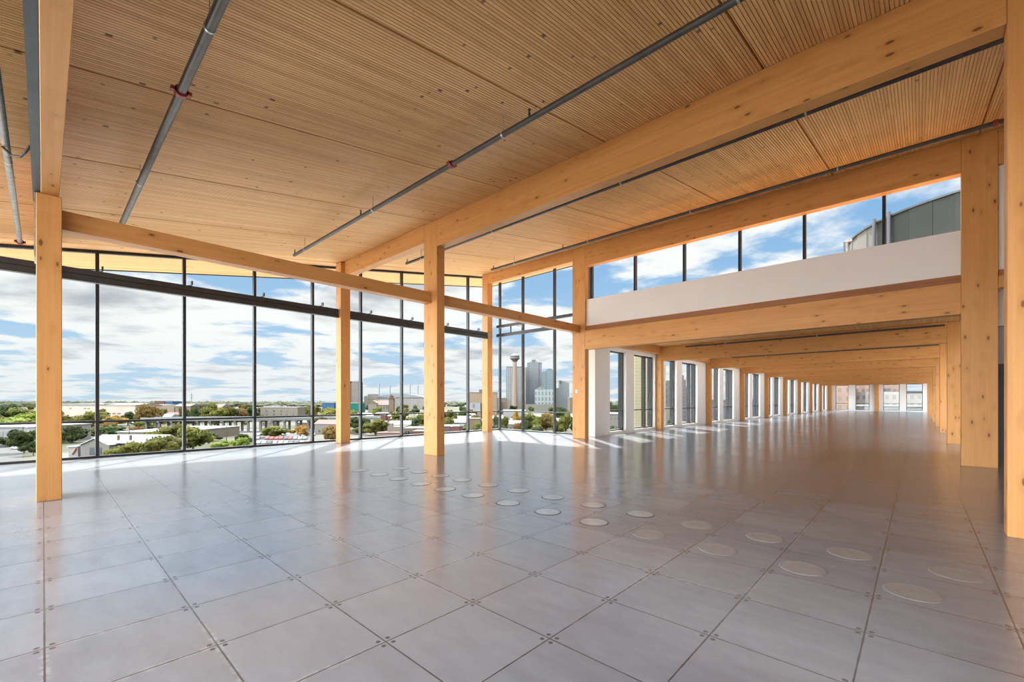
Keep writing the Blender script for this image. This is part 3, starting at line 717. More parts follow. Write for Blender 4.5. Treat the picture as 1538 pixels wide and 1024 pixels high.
for u_ in (608, 611.5, 618, 626): b.win(u_-.9, u_+.9, 648, 651.5, y=2.88)
b = B('brick_house', 'low red brick building just right of the middle column', 660, 692, 218); b.block('wall', BRICK, 660, 690, 640.5, y1=14); b.slab('roof', ROOFG, 659.6, 690.4, 640.5, .3, -.3, 14.3); b.win(668, 676, 643, 645.5)
b = B('brick_house', 'low red brick building seen left of the middle column foot', 618, 646, 215); b.block('wall', BRICK, 620, 646, 648, y1=10); b.slab('roof', PINK, 619.6, 646.4, 648, .3, -.3, 10.3)
sg = empty('sign_post', (*far(693.5, 205), GROUND)); tag(sg, 'small white twin sign board on a dark post by the brick building', 'sign')
MB().tube((0,0,0), (0,0,zed(640,205)-GROUND), .16, 8).obj('post', M_FRAME, sg)
d_ = math.atan2(RT[1], RT[0]); sb = MB().box(-1.1,-.06,-.1,.1,zed(640,205)-GROUND,zed(636.4,205)-GROUND); sb.box(.06,1.1,-.1,.1,zed(640,205)-GROUND,zed(636.4,205)-GROUND); s_ = sb.obj('board', WHITE, sg); s_.rotation_euler.z = d_
FH = facade('brown hotel facade', (.38,.25,.15), (.24,.16,.10), 3.4, 3.6, .4, .5)
b = B('office_block', 'tan office block behind the slim corner column', 703, 747, 520)
b.block('wall', FH, 704, 746, 590, y1=30); b.slab('roof', TAN, 703.7, 746.3, 590, .8, -.4, 30.4); b.block('roof_tank', GREYW, 719, 724, 584.5, 589, 6, 10); b.block('podium', WHITE, 706, 722, 605, y0=-6, y1=-.05); b.win(711, 713.5, 606.5, 612, y=-6.1)
b = B('tan_house', 'plain tan block left of the slim corner column, low among trees', 705, 721, 250); b.block('wall', TAN, 705, 721, 629, y1=10); b.slab('roof', CREAM, 704.7, 721.3, 629, .3, -.3, 10.3)
b = B('office_block', 'tan low block left of the slab hotel on the skyline', 742, 762, 640); b.block('wall', TAN, 742, 762, 598, y1=24); b.slab('roof', ROOFG, 741.7, 762.3, 598, .8); b.block('porch', GREYW, 743, 752, 602.5, y0=-5, y1=-.05)
# ---- downtown cluster
HS = facade('slab hotel facade', (.36,.335,.31), (.12,.15,.165), 3.7, 3.5, .58, .62)
b = B('slab_hotel', 'wide slab hotel behind the observation tower', 760, 790, 820, cat='tower')
b.block('wall', HS, 760, 790, 552, y1=24); b.block('crown', GREYW, 761, 788, 550.3, 552, 1, 23); b.block('base_wall', STONE, 758.5, 790, 603, y0=-8, y1=-.1)
SH = plain('tan concrete shaft', (.125,.086,.06), .85, var=.06, scale=.1)
p = far(773.3, 780); r_ = empty('observation_tower', (p[0], p[1], GROUND)); tag(r_, 'observation tower with a round top house on a tan shaft', 'tower')
zp = zed(541, 780) - GROUND; MB().tube((0,0,0), (0,0,zp), 5.4, 16, 3.3).obj('shaft', SH, r_)
zq = zed(531.5, 780) - GROUND
MB().lathe([(3.2,zp-3),(6.2,zp+.8),(8.6,zp+2.6),(8.6,zp+5.4),(7.6,zp+6.2),(8.2,zp+7),(8.0,zp+8.6),(4.4,zp+10.2),(2.0,zp+11.4)], 20).obj('top_house', plain('top house', (.045,.04,.036), .6, var=.1, scale=.2), r_)
MB().tube((0,0,zp+11.4), (0,0,zp+23), .45, 6, .2).obj('mast', STK, r_)
MT = facade('grey tower facade', (.27,.275,.29), (.12,.135,.15), 2.7, 3.4, .45, .6)
b = B('hotel_tower', 'tallest grey tower with an arched crown', 789, 814.5, 860, cat='tower')
b.block('wall', MT, 792, 814, 546, y0=2, y1=28); b.block('front_bay', MT, 795, 809, 543.5, y0=0, y1=1.95); b.block('shoulder', MT, 789.5, 792, 551, y0=4, y1=26); b.block('corner_turret', GREYW, 809, 814, 544, 546, 4, 12); b.block('corner_turret', GREYW, 792, 797, 544.3, 546, 4, 12)
P_ = [(b.X(796 + 11*i/14), b.Z(544) + (b.Z(537)-b.Z(544))*math.sin(PI*i/14)) for i in range(15)]
mb = MB()
for (xa, za), (xb, zb) in zip(P_[:-1], P_[1:]): mb.tube((xa,6,za), (xb,6,zb), .75, 6)
mb.obj('arch', ROOFW, b.root); b.block('lantern', GREYW, 799, 804.5, 540, 544, 4, 10)
GT = facade('green glass facade', (.17,.225,.235), (.085,.13,.145), 3.1, 3.4, .6, .6, .35)
b = B('glass_tower', 'blue green glass tower right of the tallest tower', 813.8, 832, 800, cat='tower')
b.block('wall', GT, 815.5, 821, 558, y1=24); b.block('wall', GT, 821, 832, 555, y0=-3, y1=22); b.block('roof_plant', GREYW, 823, 829, 553.5, 555, 3, 12)
OR = facade('arcaded facade', (.42,.44,.43), (.13,.175,.175), 6.2, 9.5, .52, .72)
b = B('arcaded_hotel', 'lower ornate hotel front with tall pale bays before the towers', 803, 833, 770, cat='building')
b.block('wall', OR, 804, 832, 584, y1=18); b.gable('gable', STONE, 807.5, 817, 584, 579.5, -.4, 12); b.block('base_wall', STONE, 789, 833, 607, y0=-8, y1=-.1)
RT_ = facade('grey slab facade', (.33,.335,.345), (.22,.225,.235), 2.9, 3.3, .35, .5)
b = B('office_tower', 'pale grey office tower next to the corridor corner column', 836, 856, 830, cat='tower')
b.block('wall', RT_, 836, 840.5, 582.5, y1=24); mb = MB(); x0, x1 = b.X(840.5), b.X(855); z0, z1, z2 = 0, b.Z(570.5), b.Z(575)
mb.add([(x0,0,0),(x1,0,0),(x1,24,0),(x0,24,0),(x0,0,z1),(x1,0,z2),(x1,24,z2),(x0,24,z1)], [(0,3,2,1),(4,5,6,7),(0,1,5,4),(1,2,6,5),(2,3,7,6),(3,0,4,7)]); mb.obj('wall', RT_, b.root); MB().box(b.X(840.7), b.X(843), -.4, .3, b.Z(575.5), b.Z(573)).obj('louvre', M_FRAME, b.root)
b = B('office_block', 'tan block on the skyline behind the corridor corner column', 856, 884, 500); b.block('wall', TAN, 856, 872, 597.5, y1=20); b.block('wall', STONE, 873, 884, 590, y0=4, y1=24); b.slab('roof', ROOFG, 855.8, 872.2, 597.5, .7)
b = B('podium_hall', 'long low pale roof at the foot of the downtown towers', 756, 790, 420); b.block('wall', WHITE, 756, 789, 617.2, y1=26); b.slab('roof', ROOFW, 755.6, 789.4, 617.2, .9)
# ---- seen through the corridor windows
COURSE = facade('coursed yellow stone', (.42,.365,.20), (.30,.25,.13), 2.6, .55, .97, .18)
b = B('stair_tower', 'pale yellow stone tower standing close outside the corridor', 954, 1000, 74, cat='tower'); b.block('wall', COURSE, 954, 1000, 490, y1=6); b.slab('coping', STONE, 953.6, 1000.4, 490, .3, -.15, 6.15)
b = B('long_house', 'pale building low behind the first corridor window', 912, 942, 205); b.block('wall', STONE, 913, 940, 622, y1=16); b.slab('roof', ROOFW, 912.6, 940.4, 622, .4)
for u_ in (918, 923, 928, 933): b.win(u_-.9, u_+.9, 627, 630)
DK = facade('dark brick facade', (.16,.145,.14), (.07,.07,.075), 3.4, 3.6, .45, .5)
b = B('brick_block', 'dark stepped brick block behind the third corridor window', 998, 1021, 270); b.block('wall', DK, 998, 1011, 576, y1=18); b.block('wall', DK, 1003, 1009, 571, y0=3, y1=14); b.block('base_wall', STONE, 996, 1018, 611, y0=-4, y1=-.1)
b = B('setback_tower', 'slender setback tower behind the fourth corridor window', 1022, 1034, 420, cat='tower'); b.block('wall', DK, 1022, 1034, 582, y1=16); b.block('upper_wall', DK, 1024, 1031.5, 570, 582, 2, 13); b.block('top_wall', DK, 1026, 1029.5, 563, 570, 4, 10)
b = B('row_house', 'long grey terrace behind the middle corridor windows', 1062, 1160, 200); b.block('wall', GREYW, 1062, 1160, 601, y1=14); b.slab('roof', ROOFG, 1061, 1161, 601, .5)
for u_ in range(1066, 1158, 7): b.win(u_-1.4, u_+1.4, 606, 611)
SB = facade('salmon facade', (.50,.33,.24), (.24,.17,.13), 3.2, 3.3, .45, .5); WS = facade('white stone facade', (.58,.54,.49), (.30,.28,.26), 3.0, 3.4, .5, .5)
b = B('salmon_block', 'salmon block behind the first end window of the corridor', 1246, 1279, 170); b.block('wall', SB, 1246, 1279, 560, y1=16); b.slab('roof', ROOFG, 1245.5, 1279.5, 560, .5)
b = B('mission_house', 'cream stepped house behind the second end window of the corridor', 1279, 1316, 210); b.block('wall', CREAM, 1279, 1316, 597, y1=14); b.block('upper_wall', CREAM, 1290, 1306, 590.5, 597, 2, 10); b.win(1294, 1298, 600, 604); b.win(1301, 1305, 600, 604)
b = B('stone_block', 'white stone block behind the third end window of the corridor', 1318, 1356, 175); b.block('wall', WS, 1318, 1356, 588, y1=16); b.block('upper_wall', SB, 1318, 1338, 566, y0=6, y1=18); b.block('roof_plant', GREYW, 1340, 1347, 583, 588, 3, 8)
b = B('stone_block', 'pale block with a dark cornice behind the fourth end window of the corridor', 1356, 1400, 180); b.block('wall', WS, 1356, 1400, 590, y1=16); b.slab('cornice', M_FRAME, 1355.5, 1400.5, 590, .7, -.5, 16.5); b.block('upper_wall', SB, 1356, 1390, 566, y0=9, y1=20)
b = B('low_shed', 'low white roofed shed under the fourth end window of the corridor', 1360, 1390, 120); b.block('wall', WHITE, 1360, 1390, 611, y1=14); b.slab('roof', ROOFW, 1359, 1391, 611, .4)

# footprints, so that nothing scattered below stands inside a building
FOOT = []
def footprint(root):
    xs = [v.co.x for ch in root.children if ch.type == 'MESH' for v in ch.data.vertices]; ys = [v.co.y for ch in root.children if ch.type == 'MESH' for v in ch.data.vertices]
    FOOT.append((root.location.x, root.location.y, root.rotation_euler.z, min(xs), max(xs), min(ys), max(ys)))
def taken(p, r):
    for x, y, a, x0, x1, y0, y1 in FOOT:
        dx, dy = p[0]-x, p[1]-y; lx = dx*math.cos(a) + dy*math.sin(a); ly = -dx*math.sin(a) + dy*math.cos(a)
        if x0-r < lx < x1+r and y0-r < ly < y1+r: return True
    return False
for o in list(COL.objects):
    if o.type == 'EMPTY' and o.location.z < -15: footprint(o)
# ---- small houses spread through the trees
hr = random.Random(11); spots = []
HM = [(CREAM, ROOFG), (WHITE, ROOFG), (STONE, ROOFR), (BRICK, ROOFG), (PINK, ROOFW), (TAN, ROOFG)]
for i in range(34):
    for k in range(40):
        q = (hr.uniform(470, 1000) if i % 4 else hr.uniform(60, 470), hr.uniform(255, 480), hr.randrange(6), hr.uniform(9, 17), hr.uniform(3., 6.)); pt = far(q[0], q[1])
        if not taken(pt, 12): spots.append(q); FOOT.append((pt[0], pt[1], 0, -8, 8, -8, 8)); break
spots.sort()
hn = {}
names_h = ['cream', 'white', 'limestone', 'brick', 'pink', 'tan']
for u_, d_, k, w_, h_ in spots:
    p = far(u_, d_); r_ = empty('cottage', (p[0], p[1], GROUND), TH + hr.uniform(-.5, .5)); hn[k] = hn.get(k, 0)
    tag(r_, 'small low %s house among the trees outside, %s of its colour from the left' % (names_h[k], ORD[hn[k]]), 'house', 'small houses among the city trees'); hn[k] += 1
    MB().box(-w_/2, w_/2, 0, 9, 0, h_).obj('wall', HM[k][0], r_); mb = MB(); mb.prism([(-.6,h_),(9.6,h_),(4.5,h_+2.4)], -w_/2-.5, w_/2+.5); mb.obj('roof', HM[k][1], r_, fix=True)
    for q in (-.28, .05, .3): MB().box(w_*q-.5, w_*q+.5, -.08, .05, 1., 2.3).obj('window', WINM, r_)

# ---- trees
def foliage(name, c0, c1):
    t = NT(name); co = t.n('ShaderNodeTexCoord').outputs['Object']
    f = t.noise(co, .9, 4); rn = t.n('ShaderNodeObjectInfo').outputs['Random']
    c = t.mixc(t.ss(f, .35, .65), C4([q*.6 for q in c0]), C4([q*.6 for q in c1])); hs = t.n('ShaderNodeHueSaturation', Color=c); t.set(hs, 'Value', t.lin(rn, 0, 1, .8, 1.2)); t.set(hs, 'Hue', t.lin(rn, 0, 1, .488, .512))
    b = t.n('ShaderNodeBsdfPrincipled', Roughness=.8); t.set(b, 'Base Color', hs.outputs[0]); t.set(b, 'Specular IOR Level', .1)
    tl = t.n('ShaderNodeBsdfTranslucent'); t.set(tl, 'Color', hs.outputs[0]); mx = t.n('ShaderNodeMixShader'); t.set(mx, 0, .35); t.set(mx, 1, b.outputs[0]); t.set(mx, 2, tl.outputs[0])
    t.t.links.new(mx.outputs[0], t.out.inputs[0]); return t.m
FOL = {'dark green': foliage('dark foliage', (.035,.055,.018), (.075,.095,.03)), 'olive': foliage('olive foliage', (.085,.095,.022), (.20,.185,.04)), 'bright green': foliage('bright foliage', (.13,.19,.03), (.28,.32,.055)),
       'golden': foliage('golden foliage', (.27,.165,.025), (.48,.30,.05)), 'russet': foliage('russet foliage', (.15,.095,.03), (.27,.17,.055))}
BARK = plain('bark', (.09,.07,.055), .95, var=.2, scale=3.)
def crown_mesh(seed, mat):
    r = random.Random(seed); mb = MB(); lobes = []
    for i in range(11):
        a = r.uniform(0, 2*PI); rr = r.uniform(.1, .62); zz = r.uniform(.28, .86); k = 1 - abs(zz-.5)*.9
        lobes.append((rr*math.cos(a)*k, rr*math.sin(a)*k, zz, r.uniform(.2, .34)))
    lobes.append((0, 0, .55, .42))
    for lx, ly, lz, lr in lobes:
        bm = bmesh.new(); bmesh.ops.create_icosphere(bm, subdivisions=2, radius=lr*.86)
        vs = []
        for v in bm.verts:
            q = v.co * r.uniform(.82, 1.15); vs.append((q.x + lx, q.y + ly, max(.13, q.z*.62 + lz)))
        fs = [tuple(v.index for v in f.verts) for f in bm.faces]; bm.free(); mb.add(vs, fs)
        for i in range(75):
            n = Vector((r.gauss(0,1), r.gauss(0,1), r.gauss(0,1))).normalized(); c = Vector((lx,ly,lz)) + Vector((n.x, n.y, n.z*.66)) * lr * r.uniform(.8, 1.12)
            a = n.orthogonal().normalized(); b_ = n.cross(a); a = (a*math.cos(i) + b_*math.sin(i) + n*r.uniform(-.6,.6)).normalized(); b_ = n.cross(a).normalized(); s = r.uniform(.035, .07)
            mb.add([c - a*s - b_*s*.7, c + a*s - b_*s*.6, c + a*s*.9 + b_*s*.8 + n*s*.3, c - a*s*.8 + b_*s*.7], [(0,1,2,3)])
    return mb.mesh('crown', mat)
CROWN = {}
for i, k in enumerate(FOL): CROWN[k] = [crown_mesh(40 + 7*i + j, FOL[k]) for j in range(3)]
tm = MB(); tm.tube((0,0,0), (0,0,.34), .045, 8, .03); tm.tube((0,0,.3), (.16,.05,.55), .025, 6, .01); tm.tube((0,0,.3), (-.12,.1,.56), .022, 6, .01); tm.tube((0,0,.32), (.0,-.14,.6), .02, 6, .008)
TRUNK = tm.mesh('trunk', BARK)
def plant(u, d, vtop, wpx, kind, label, group):
    for k in range(60):
        p = far(u, d); w = wpx * d / F
        if not taken(p, min(w*.5, 3.)): break
        d *= 1.012
    h = max(2.5, zed(vtop, d) - GROUND)
    r = empty('tree', (p[0], p[1], GROUND), random.uniform(0, 6)); tag(r, label, 'tree', group)
    for nm, me in (('crown', random.choice(CROWN[kind])), ('trunk', TRUNK)):
        o = bpy.data.objects.new(nm, me); COL.objects.link(o); o.parent = r; o.scale = (w/1.5, w/1.5, h)
    return r
TREES = [(36,165,643,46,'dark green'),(12,188,655,44,'dark green'),(50,158,662,26,'dark green'),(10,380,606,48,'dark green'),(38,340,613,44,'olive'),(16,285,624,64,'bright green'),(-14,300,618,60,'olive'),(48,300,621,36,'bright green'),
 (101,262,624,34,'olive'),(108,206,639,42,'dark green'),(131,300,619,34,'olive'),(170,216,639,56,'dark green'),(206,236,641,32,'russet'),(150,345,619,30,'olive'),(172,330,622,26,'golden'),(216,330,608,38,'russet'),(232,350,613,30,'russet'),(192,345,618,26,'dark green'),
 (240,187,642,50,'olive'),(268,192,637,48,'olive'),(290,172,637,56,'olive'),(198,139,664,54,'olive'),(224,140,660,48,'olive'),(176,137,672,36,'olive'),(255,150,655,50,'olive'),(318,214,649,32,'dark green'),(334,168,661,30,'bright green'),(362,166,656,30,'bright green'),(366,200,650,26,'dark green'),
 (291,330,611,22,'dark green'),(314,400,606,30,'olive'),(347,400,610,30,'olive'),(364,410,613,26,'russet'),(330,390,613,28,'olive'),(276,420,609,20,'olive'),(380,430,609,24,'dark green'),
 (413,235,640,50,'olive'),(451,238,640,28,'golden'),(458,500,609,22,'dark green'),(490,330,613,46,'olive'),(478,262,626,44,'dark green'),(497,205,638,30,'russet'),(466,400,610,24,'olive'),
 (540,272,625,44,'dark green'),(564,252,630,40,'olive'),(583,262,633,30,'dark green'),(600,340,614,36,'olive'),(618,300,626,34,'dark green'),(553,182,657,24,'bright green'),(634,320,622,30,'olive'),(530,330,617,30,'olive'),
 (674,262,625,30,'olive'),(664,300,618,24,'dark green'),(694,400,613,24,'dark green'),(713,262,628,26,'dark green'),(728,250,630,26,'olive'),(680,340,616,24,'olive'),
 (748,262,622,18,'dark green'),(758,268,624,22,'olive'),(776,270,617,17,'golden'),(758,218,637,46,'dark green'),(800,262,621,46,'olive'),(820,275,621,34,'russet'),(806,212,640,36,'dark green'),(845,330,609,34,'dark green'),(849,272,621,24,'olive'),(868,255,628,26,'dark green'),(835,250,628,26,'olive'),(788,240,630,26,'dark green'),
 (921,210,603,26,'dark green'),(936,240,607,20,'dark green'),(924,150,640,36,'dark green'),(905,190,632,30,'olive'),(1010,190,628,22,'dark green'),(1030,180,630,22,'dark green'),(1085,150,626,30,'dark green')]
cnt = {}
for u_, d_, v_, w_, k in sorted(TREES):
    near = 'near' if d_ < 255 else 'farther'
    key = (near, k); cnt[key] = cnt.get(key, 0)
    plant(u_, d_, v_, w_, k, '%s tree outside, %s from the left of the %s %s ones' % (k, ORD[cnt[key]], near, k), 'trees of the city outside'); cnt[key] += 1
tr = random.Random(5)
for i in range(190):
    for q in range(30):
        d_ = tr.uniform(430, 900) if i < 90 else tr.uniform(225, 430); u_ = tr.uniform(-40, 900)
        if not taken(far(u_, d_), 3.) and not (225 < u_ < 500 and d_ < 335): break
    else: continue
    plant(u_, d_, V0 + F*(20 - (tr.uniform(8, 13) if i < 90 else tr.uniform(4, 8)))/d_, (tr.uniform(10, 18) if i < 90 else tr.uniform(6, 11))*F/d_, tr.choice(['dark green', 'olive', 'olive', 'dark green', 'russet']), 'one of the small trees in the wooded belt below the skyline', 'distant trees below the skyline')
wb = MB(); wr = random.Random(3)
for i in range(900):
    d_ = wr.uniform(1180, 2800); u_ = wr.uniform(-120, 1000); p = far(u_, d_); s = wr.uniform(9, 22); h = wr.uniform(9, 17)
    bm = bmesh.new(); bmesh.ops.create_icosphere(bm, subdivisions=1, radius=1.)
    wb.add([(p[0] + v.co.x*s*wr.uniform(.8,1.2), p[1] + v.co.y*s*wr.uniform(.8,1.2), GROUND + max(0, (v.co.z*.6+.4)*h*wr.uniform(.85,1.1))) for v in bm.verts], [tuple(v.index for v in f.verts) for f in bm.faces]); bm.free()
wd = wb.obj('distant_woodland', foliage('woodland', (.06,.075,.045), (.13,.125,.07))); tag(wd, 'dark wooded belt along the horizon', 'woodland', None, 'stuff')

# ---- cars, lamp posts, mast
def car_mesh(col, name):
    r = empty('car'); bd = MB().prism([(-2.2,.35),(2.2,.35),(2.2,.8),(1.5,.95),(.9,1.4),(-1.0,1.42),(-1.7,.95),(-2.2,.85)], -.85, .85)
    bd.obj('body', plain(name, col, .3, .1), r, fix=True)
    wm = MB().prism([(-1.5,.97),(1.35,.97),(.85,1.36),(-.95,1.37)], -.87, .87); wm.obj('window_band', WINM, r, fix=True)
    for y in (-1.35, 1.35):
        for x in (-.8, .8): MB().tube((x-.1,y,.34), (x+.1,y,.34), .34, 10).obj('wheel', M_RIM, r)
    return r
cars = {'white': car_mesh((0.315, 0.32, 0.324), 'white car paint'), 'dark': car_mesh((.05,.055,.065), 'dark car paint'), 'silver': car_mesh((0.171, 0.176, 0.184), 'silver car paint'), 'red': car_mesh((.32,.05,.04), 'red car paint')}
lot = []
for row, (d_, us) in enumerate(((200, range(390, 470, 8)), (222, range(388, 468, 7)), (246, range(390, 474, 9)))):
    for u_ in us: lot.append((row, u_, d_))
cr = random.Random(2); used = {k: False for k in cars}; cn = {}
rows_n = ['near', 'middle', 'far']
for row, u_, d_ in lot:
    if cr.random() < .22: continue
    k = cr.choice(['white','white','dark','silver','white','silver','dark','red']); p = far(u_ + cr.uniform(-.6,.6), d_)
    o = cars[k] if not used[k] else dup(cars[k]); used[k] = True; o.location = (p[0], p[1], GROUND + .06); o.rotation_euler = (0,0,TH + .25 + cr.choice([0, PI]))
    key = (row, k); cn[key] = cn.get(key, 0); tag(o, '%s parked car, %s %s one in the %s row of the lot' % (k, ORD[cn[key]], k, rows_n[row]), 'car', 'cars parked in the lot below'); cn[key] += 1
o = dup(cars['white']); p = far(25, 178); o.location = (p[0], p[1], GROUND+.06); o.rotation_euler = (0,0,TH+1.2); tag(o, 'white car on the street left of the far left column', 'car')
for u_, vt, d_, lab in ((34.5, 641, 172, 'dark lamp post left of the far left column'), (194, 634, 190, 'thin lamp post standing between the first two mullions'), (340, 640, 180, 'thin lamp post in front of the overpass'), (622, 622, 230, 'thin lamp post before the stucco building'), (673, 640, 200, 'thin lamp post before the red brick building')):
    p = far(u_, d_); r_ = empty('lamp_post', (p[0], p[1], GROUND), TH); tag(r_, lab, 'lamp post'); h = zed(vt, d_) - GROUND
    MB().tube((0,0,0), (0,0,h), .2, 8, .13).obj('pole', M_GIRT, r_); MB().box(-.1, 1.5, -.1, .1, h-.1, h+.06).obj('arm', M_GIRT, r_); MB().box(1.2, 2.0, -.2, .2, h-.16, h+.1).obj('lamp_head', M_GALV, r_)
p = far(287.5, 1300); r_ = empty('radio_mast', (p[0], p[1], GROUND)); tag(r_, 'thin radio mast on the skyline right of the second mullion', 'mast'); h = zed(589.5, 1300) - GROUND
MB().tube((0,0,0), (0,0,h), 1.6, 6, .9).obj('pole', STK, r_); MB().box(-3,3,-3,3,h-8,h-6).obj('platform', STK, r_); MB().box(-2.6,2.6,-2.6,2.6,h-16,h-14).obj('platform', STK, r_)

# ---- round rooftop screen seen through the clerestory
SCR_SHADE = plain('metal panels toned as shaded', (.014,.0155,.013), .6, 0., var=.2, scale=.7, spec=.12); SCR_LIT = plain('metal panels toned as lit', (.07,.066,.06), .6, 0., var=.08, scale=.7, spec=.12)  # left panels coloured as sunlit, the others as in shade
c_ = far(1520, 20.5); R_ = 6.1; sc = empty('rooftop_screen', (c_[0], c_[1], 3.7)); tag(sc, 'round dark metal screen on the roof outside the clerestory', 'rooftop screen')
zt = 9.75 - 3.7; a0 = math.atan2(-c_[1], -c_[0]); n_ = 30
for i in range(n_):
    a = a0 - 1.9 + 3.8*i/n_; b_ = a0 - 1.9 + 3.8*(i+1)/n_ + .01; rr = R_ + (.02 if i % 2 else 0)
    vs = [(q*math.cos(t), q*math.sin(t), z) for z in (0, zt) for t, q in ((a,rr),(b_,rr),(b_,rr-.06),(a,rr-.06))]
    MB().add(vs, [(0,3,2,1),(4,5,6,7),(0,1,5,4),(1,2,6,5),(2,3,7,6),(3,0,4,7)]).obj('panel', SCR_LIT if i < 9 else SCR_SHADE, sc, fix=True)
for q in (5, 9, 10, 15, 20):
    a = a0 - 1.9 + 3.8*q/n_; MB().tube(((R_+.16)*math.cos(a), (R_+.16)*math.sin(a), 0), ((R_+.16)*math.cos(a), (R_+.16)*math.sin(a), zt+.12), .075, 8).obj('post', M_FRAME, sc)
vs = []; fs = []
for i in range(n_+1):
    a = a0 - 1.9 + 3.8*i/n_
    for q, z in ((R_+.09,zt-.08),(R_+.09,zt),(R_-.05,zt),(R_-.05,zt-.08)): vs.append((q*math.cos(a), q*math.sin(a), z))
for i in range(n_):
    for j in range(4): fs.append((i*4+j, i*4+(j+1)%4, i*4+4+(j+1)%4, i*4+4+j))
MB().add(vs, fs).obj('top_rail', M_FRAME, sc, fix=True)
p = far(1272, 17.5); vp = empty('roof_vent', (p[0], p[1], 3.7)); tag(vp, 'small vent pipe on the roof left of the round screen', 'vent pipe'); h = zed(361, 17.5) - 3.7
MB().tube((0,0,0), (0,0,h), .05, 8).obj('pipe', M_PIPE, vp); MB().box(-.05, .17, -.06, .06, h-.08, h+.02).obj('cowl', M_PIPE, vp)
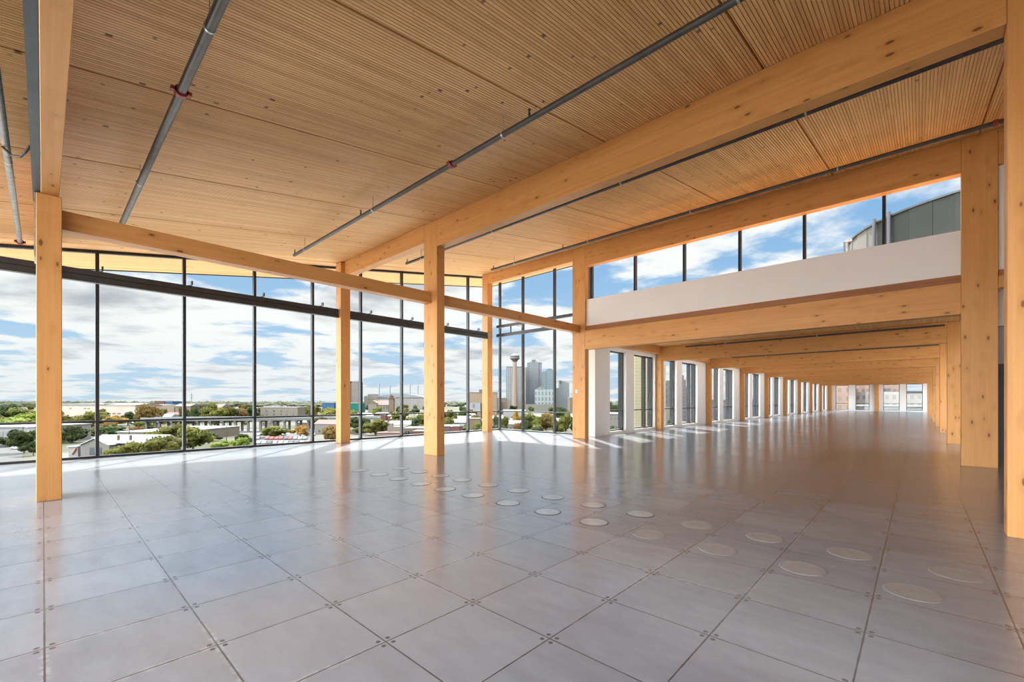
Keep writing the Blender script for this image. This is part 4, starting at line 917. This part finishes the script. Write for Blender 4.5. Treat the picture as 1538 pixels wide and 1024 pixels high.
# ------------------------------------------------------------------ light
def world():
    w = bpy.data.worlds.new('sky'); SC.world = w; w.use_nodes = True
    t = NT.__new__(NT); t.t = w.node_tree; t.t.nodes.clear()
    out = t.n('ShaderNodeOutputWorld'); bg = t.n('ShaderNodeBackground'); t.t.links.new(bg.outputs[0], out.inputs[0])
    co = t.n('ShaderNodeTexCoord').outputs['Generated']
    sp = t.n('ShaderNodeSeparateXYZ'); t.set(sp, 0, co)
    z = sp.outputs[2]
    zz = t.math('ADD', t.math('MAXIMUM', z, 0.), .10)
    px = t.math('DIVIDE', sp.outputs[0], zz); py = t.math('DIVIDE', sp.outputs[1], zz)
    cv = t.n('ShaderNodeCombineXYZ'); t.set(cv, 0, px); t.set(cv, 1, py); t.set(cv, 2, 3.3)
    n1 = t.noise(cv.outputs[0], .95, 9, .56, dist=.25)
    cv2 = t.n('ShaderNodeCombineXYZ'); t.set(cv2, 0, t.math('ADD', px, -.16)); t.set(cv2, 1, t.math('ADD', py, .15)); t.set(cv2, 2, 3.3)
    n2 = t.noise(cv2.outputs[0], .95, 5, .55, dist=.25)
    cov = t.ss(n1, .40, .49)
    shade = t.ss(t.math('SUBTRACT', n2, t.math('MULTIPLY', n1, .45)), .27, .47)
    blue = t.mixc(t.ss(z, .0, .55), (.46,.68,.90,1), (.17,.40,.76,1))
    cloud = t.mixc(shade, (1.0,1.0,1.0,1), (.50,.53,.58,1))
    sky = t.mixc(cov, blue, cloud)
    hz = t.math('SUBTRACT', 1., t.ss(z, .0, .16))
    sky = t.mixc(t.math('MULTIPLY', hz, .40), sky, (.70,.76,.82,1))
    # sky out of view brightened to light the hall, with added glow and veil
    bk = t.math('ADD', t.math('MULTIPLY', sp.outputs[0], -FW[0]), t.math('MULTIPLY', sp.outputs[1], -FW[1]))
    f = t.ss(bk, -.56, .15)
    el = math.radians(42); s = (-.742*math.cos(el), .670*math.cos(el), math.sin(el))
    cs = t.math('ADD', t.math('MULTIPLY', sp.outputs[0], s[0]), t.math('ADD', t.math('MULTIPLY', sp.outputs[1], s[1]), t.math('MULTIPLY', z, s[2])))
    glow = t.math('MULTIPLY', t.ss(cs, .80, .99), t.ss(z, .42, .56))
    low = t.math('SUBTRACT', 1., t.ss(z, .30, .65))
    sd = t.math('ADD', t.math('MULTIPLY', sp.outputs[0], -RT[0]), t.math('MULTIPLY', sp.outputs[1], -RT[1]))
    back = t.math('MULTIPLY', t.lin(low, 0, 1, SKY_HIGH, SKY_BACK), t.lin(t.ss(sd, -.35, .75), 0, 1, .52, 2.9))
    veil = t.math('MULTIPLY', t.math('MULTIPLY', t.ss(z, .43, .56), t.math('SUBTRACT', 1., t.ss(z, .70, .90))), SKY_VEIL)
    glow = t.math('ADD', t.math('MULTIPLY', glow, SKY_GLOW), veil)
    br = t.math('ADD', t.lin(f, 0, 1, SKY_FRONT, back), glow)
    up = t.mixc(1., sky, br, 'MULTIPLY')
    gb = t.lin(f, 0, 1, GROUND_FRONT, GROUND_BACK)  # ground behind the view brightened to light the ceiling
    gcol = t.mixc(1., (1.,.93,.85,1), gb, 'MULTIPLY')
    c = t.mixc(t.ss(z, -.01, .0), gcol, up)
    t.set(bg, 'Color', c); bg.inputs['Strength'].default_value = 1.
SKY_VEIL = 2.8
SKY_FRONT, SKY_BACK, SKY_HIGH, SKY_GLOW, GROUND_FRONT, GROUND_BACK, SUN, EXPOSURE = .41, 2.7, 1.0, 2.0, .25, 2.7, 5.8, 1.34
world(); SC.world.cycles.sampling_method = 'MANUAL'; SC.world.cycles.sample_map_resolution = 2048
sd = bpy.data.lights.new('sun', 'SUN'); sd.energy = SUN; sd.angle = math.radians(1.6); sd.color = (1., .95, .88)
so = bpy.data.objects.new('sun', sd); COL.objects.link(so)
el = math.radians(42); az = (-.742, .670)
dv = Vector((-az[0]*math.cos(el), -az[1]*math.cos(el), -math.sin(el)))
so.rotation_euler = dv.to_track_quat('-Z', 'Y').to_euler(); so.location = (-20, 20, 30)

# ------------------------------------------------------------------ camera
cam = bpy.data.cameras.new('camera'); co = bpy.data.objects.new('camera', cam); COL.objects.link(co)
co.location = (0, 0, H); co.rotation_euler = (PI/2, 0, TH)
cam.sensor_width = 36; cam.sensor_fit = 'HORIZONTAL'; cam.lens = F / 1538 * 36
cam.shift_y = (V0 - 512) / 1538; cam.clip_start = .05; cam.clip_end = 6000
SC.camera = co
vs_ = SC.view_settings; vs_.view_transform = 'Standard'; vs_.look = 'None'; vs_.gamma = 1; vs_.use_curve_mapping = False; vs_.exposure = EXPOSURE
SC.cycles.max_bounces = 10; SC.cycles.diffuse_bounces = 6; SC.cycles.glossy_bounces = 4; SC.cycles.transparent_max_bounces = 24
SC.cycles.caustics_reflective = False; SC.cycles.caustics_refractive = False; SC.cycles.sample_clamp_indirect = 3
SC.cycles.use_denoising = True
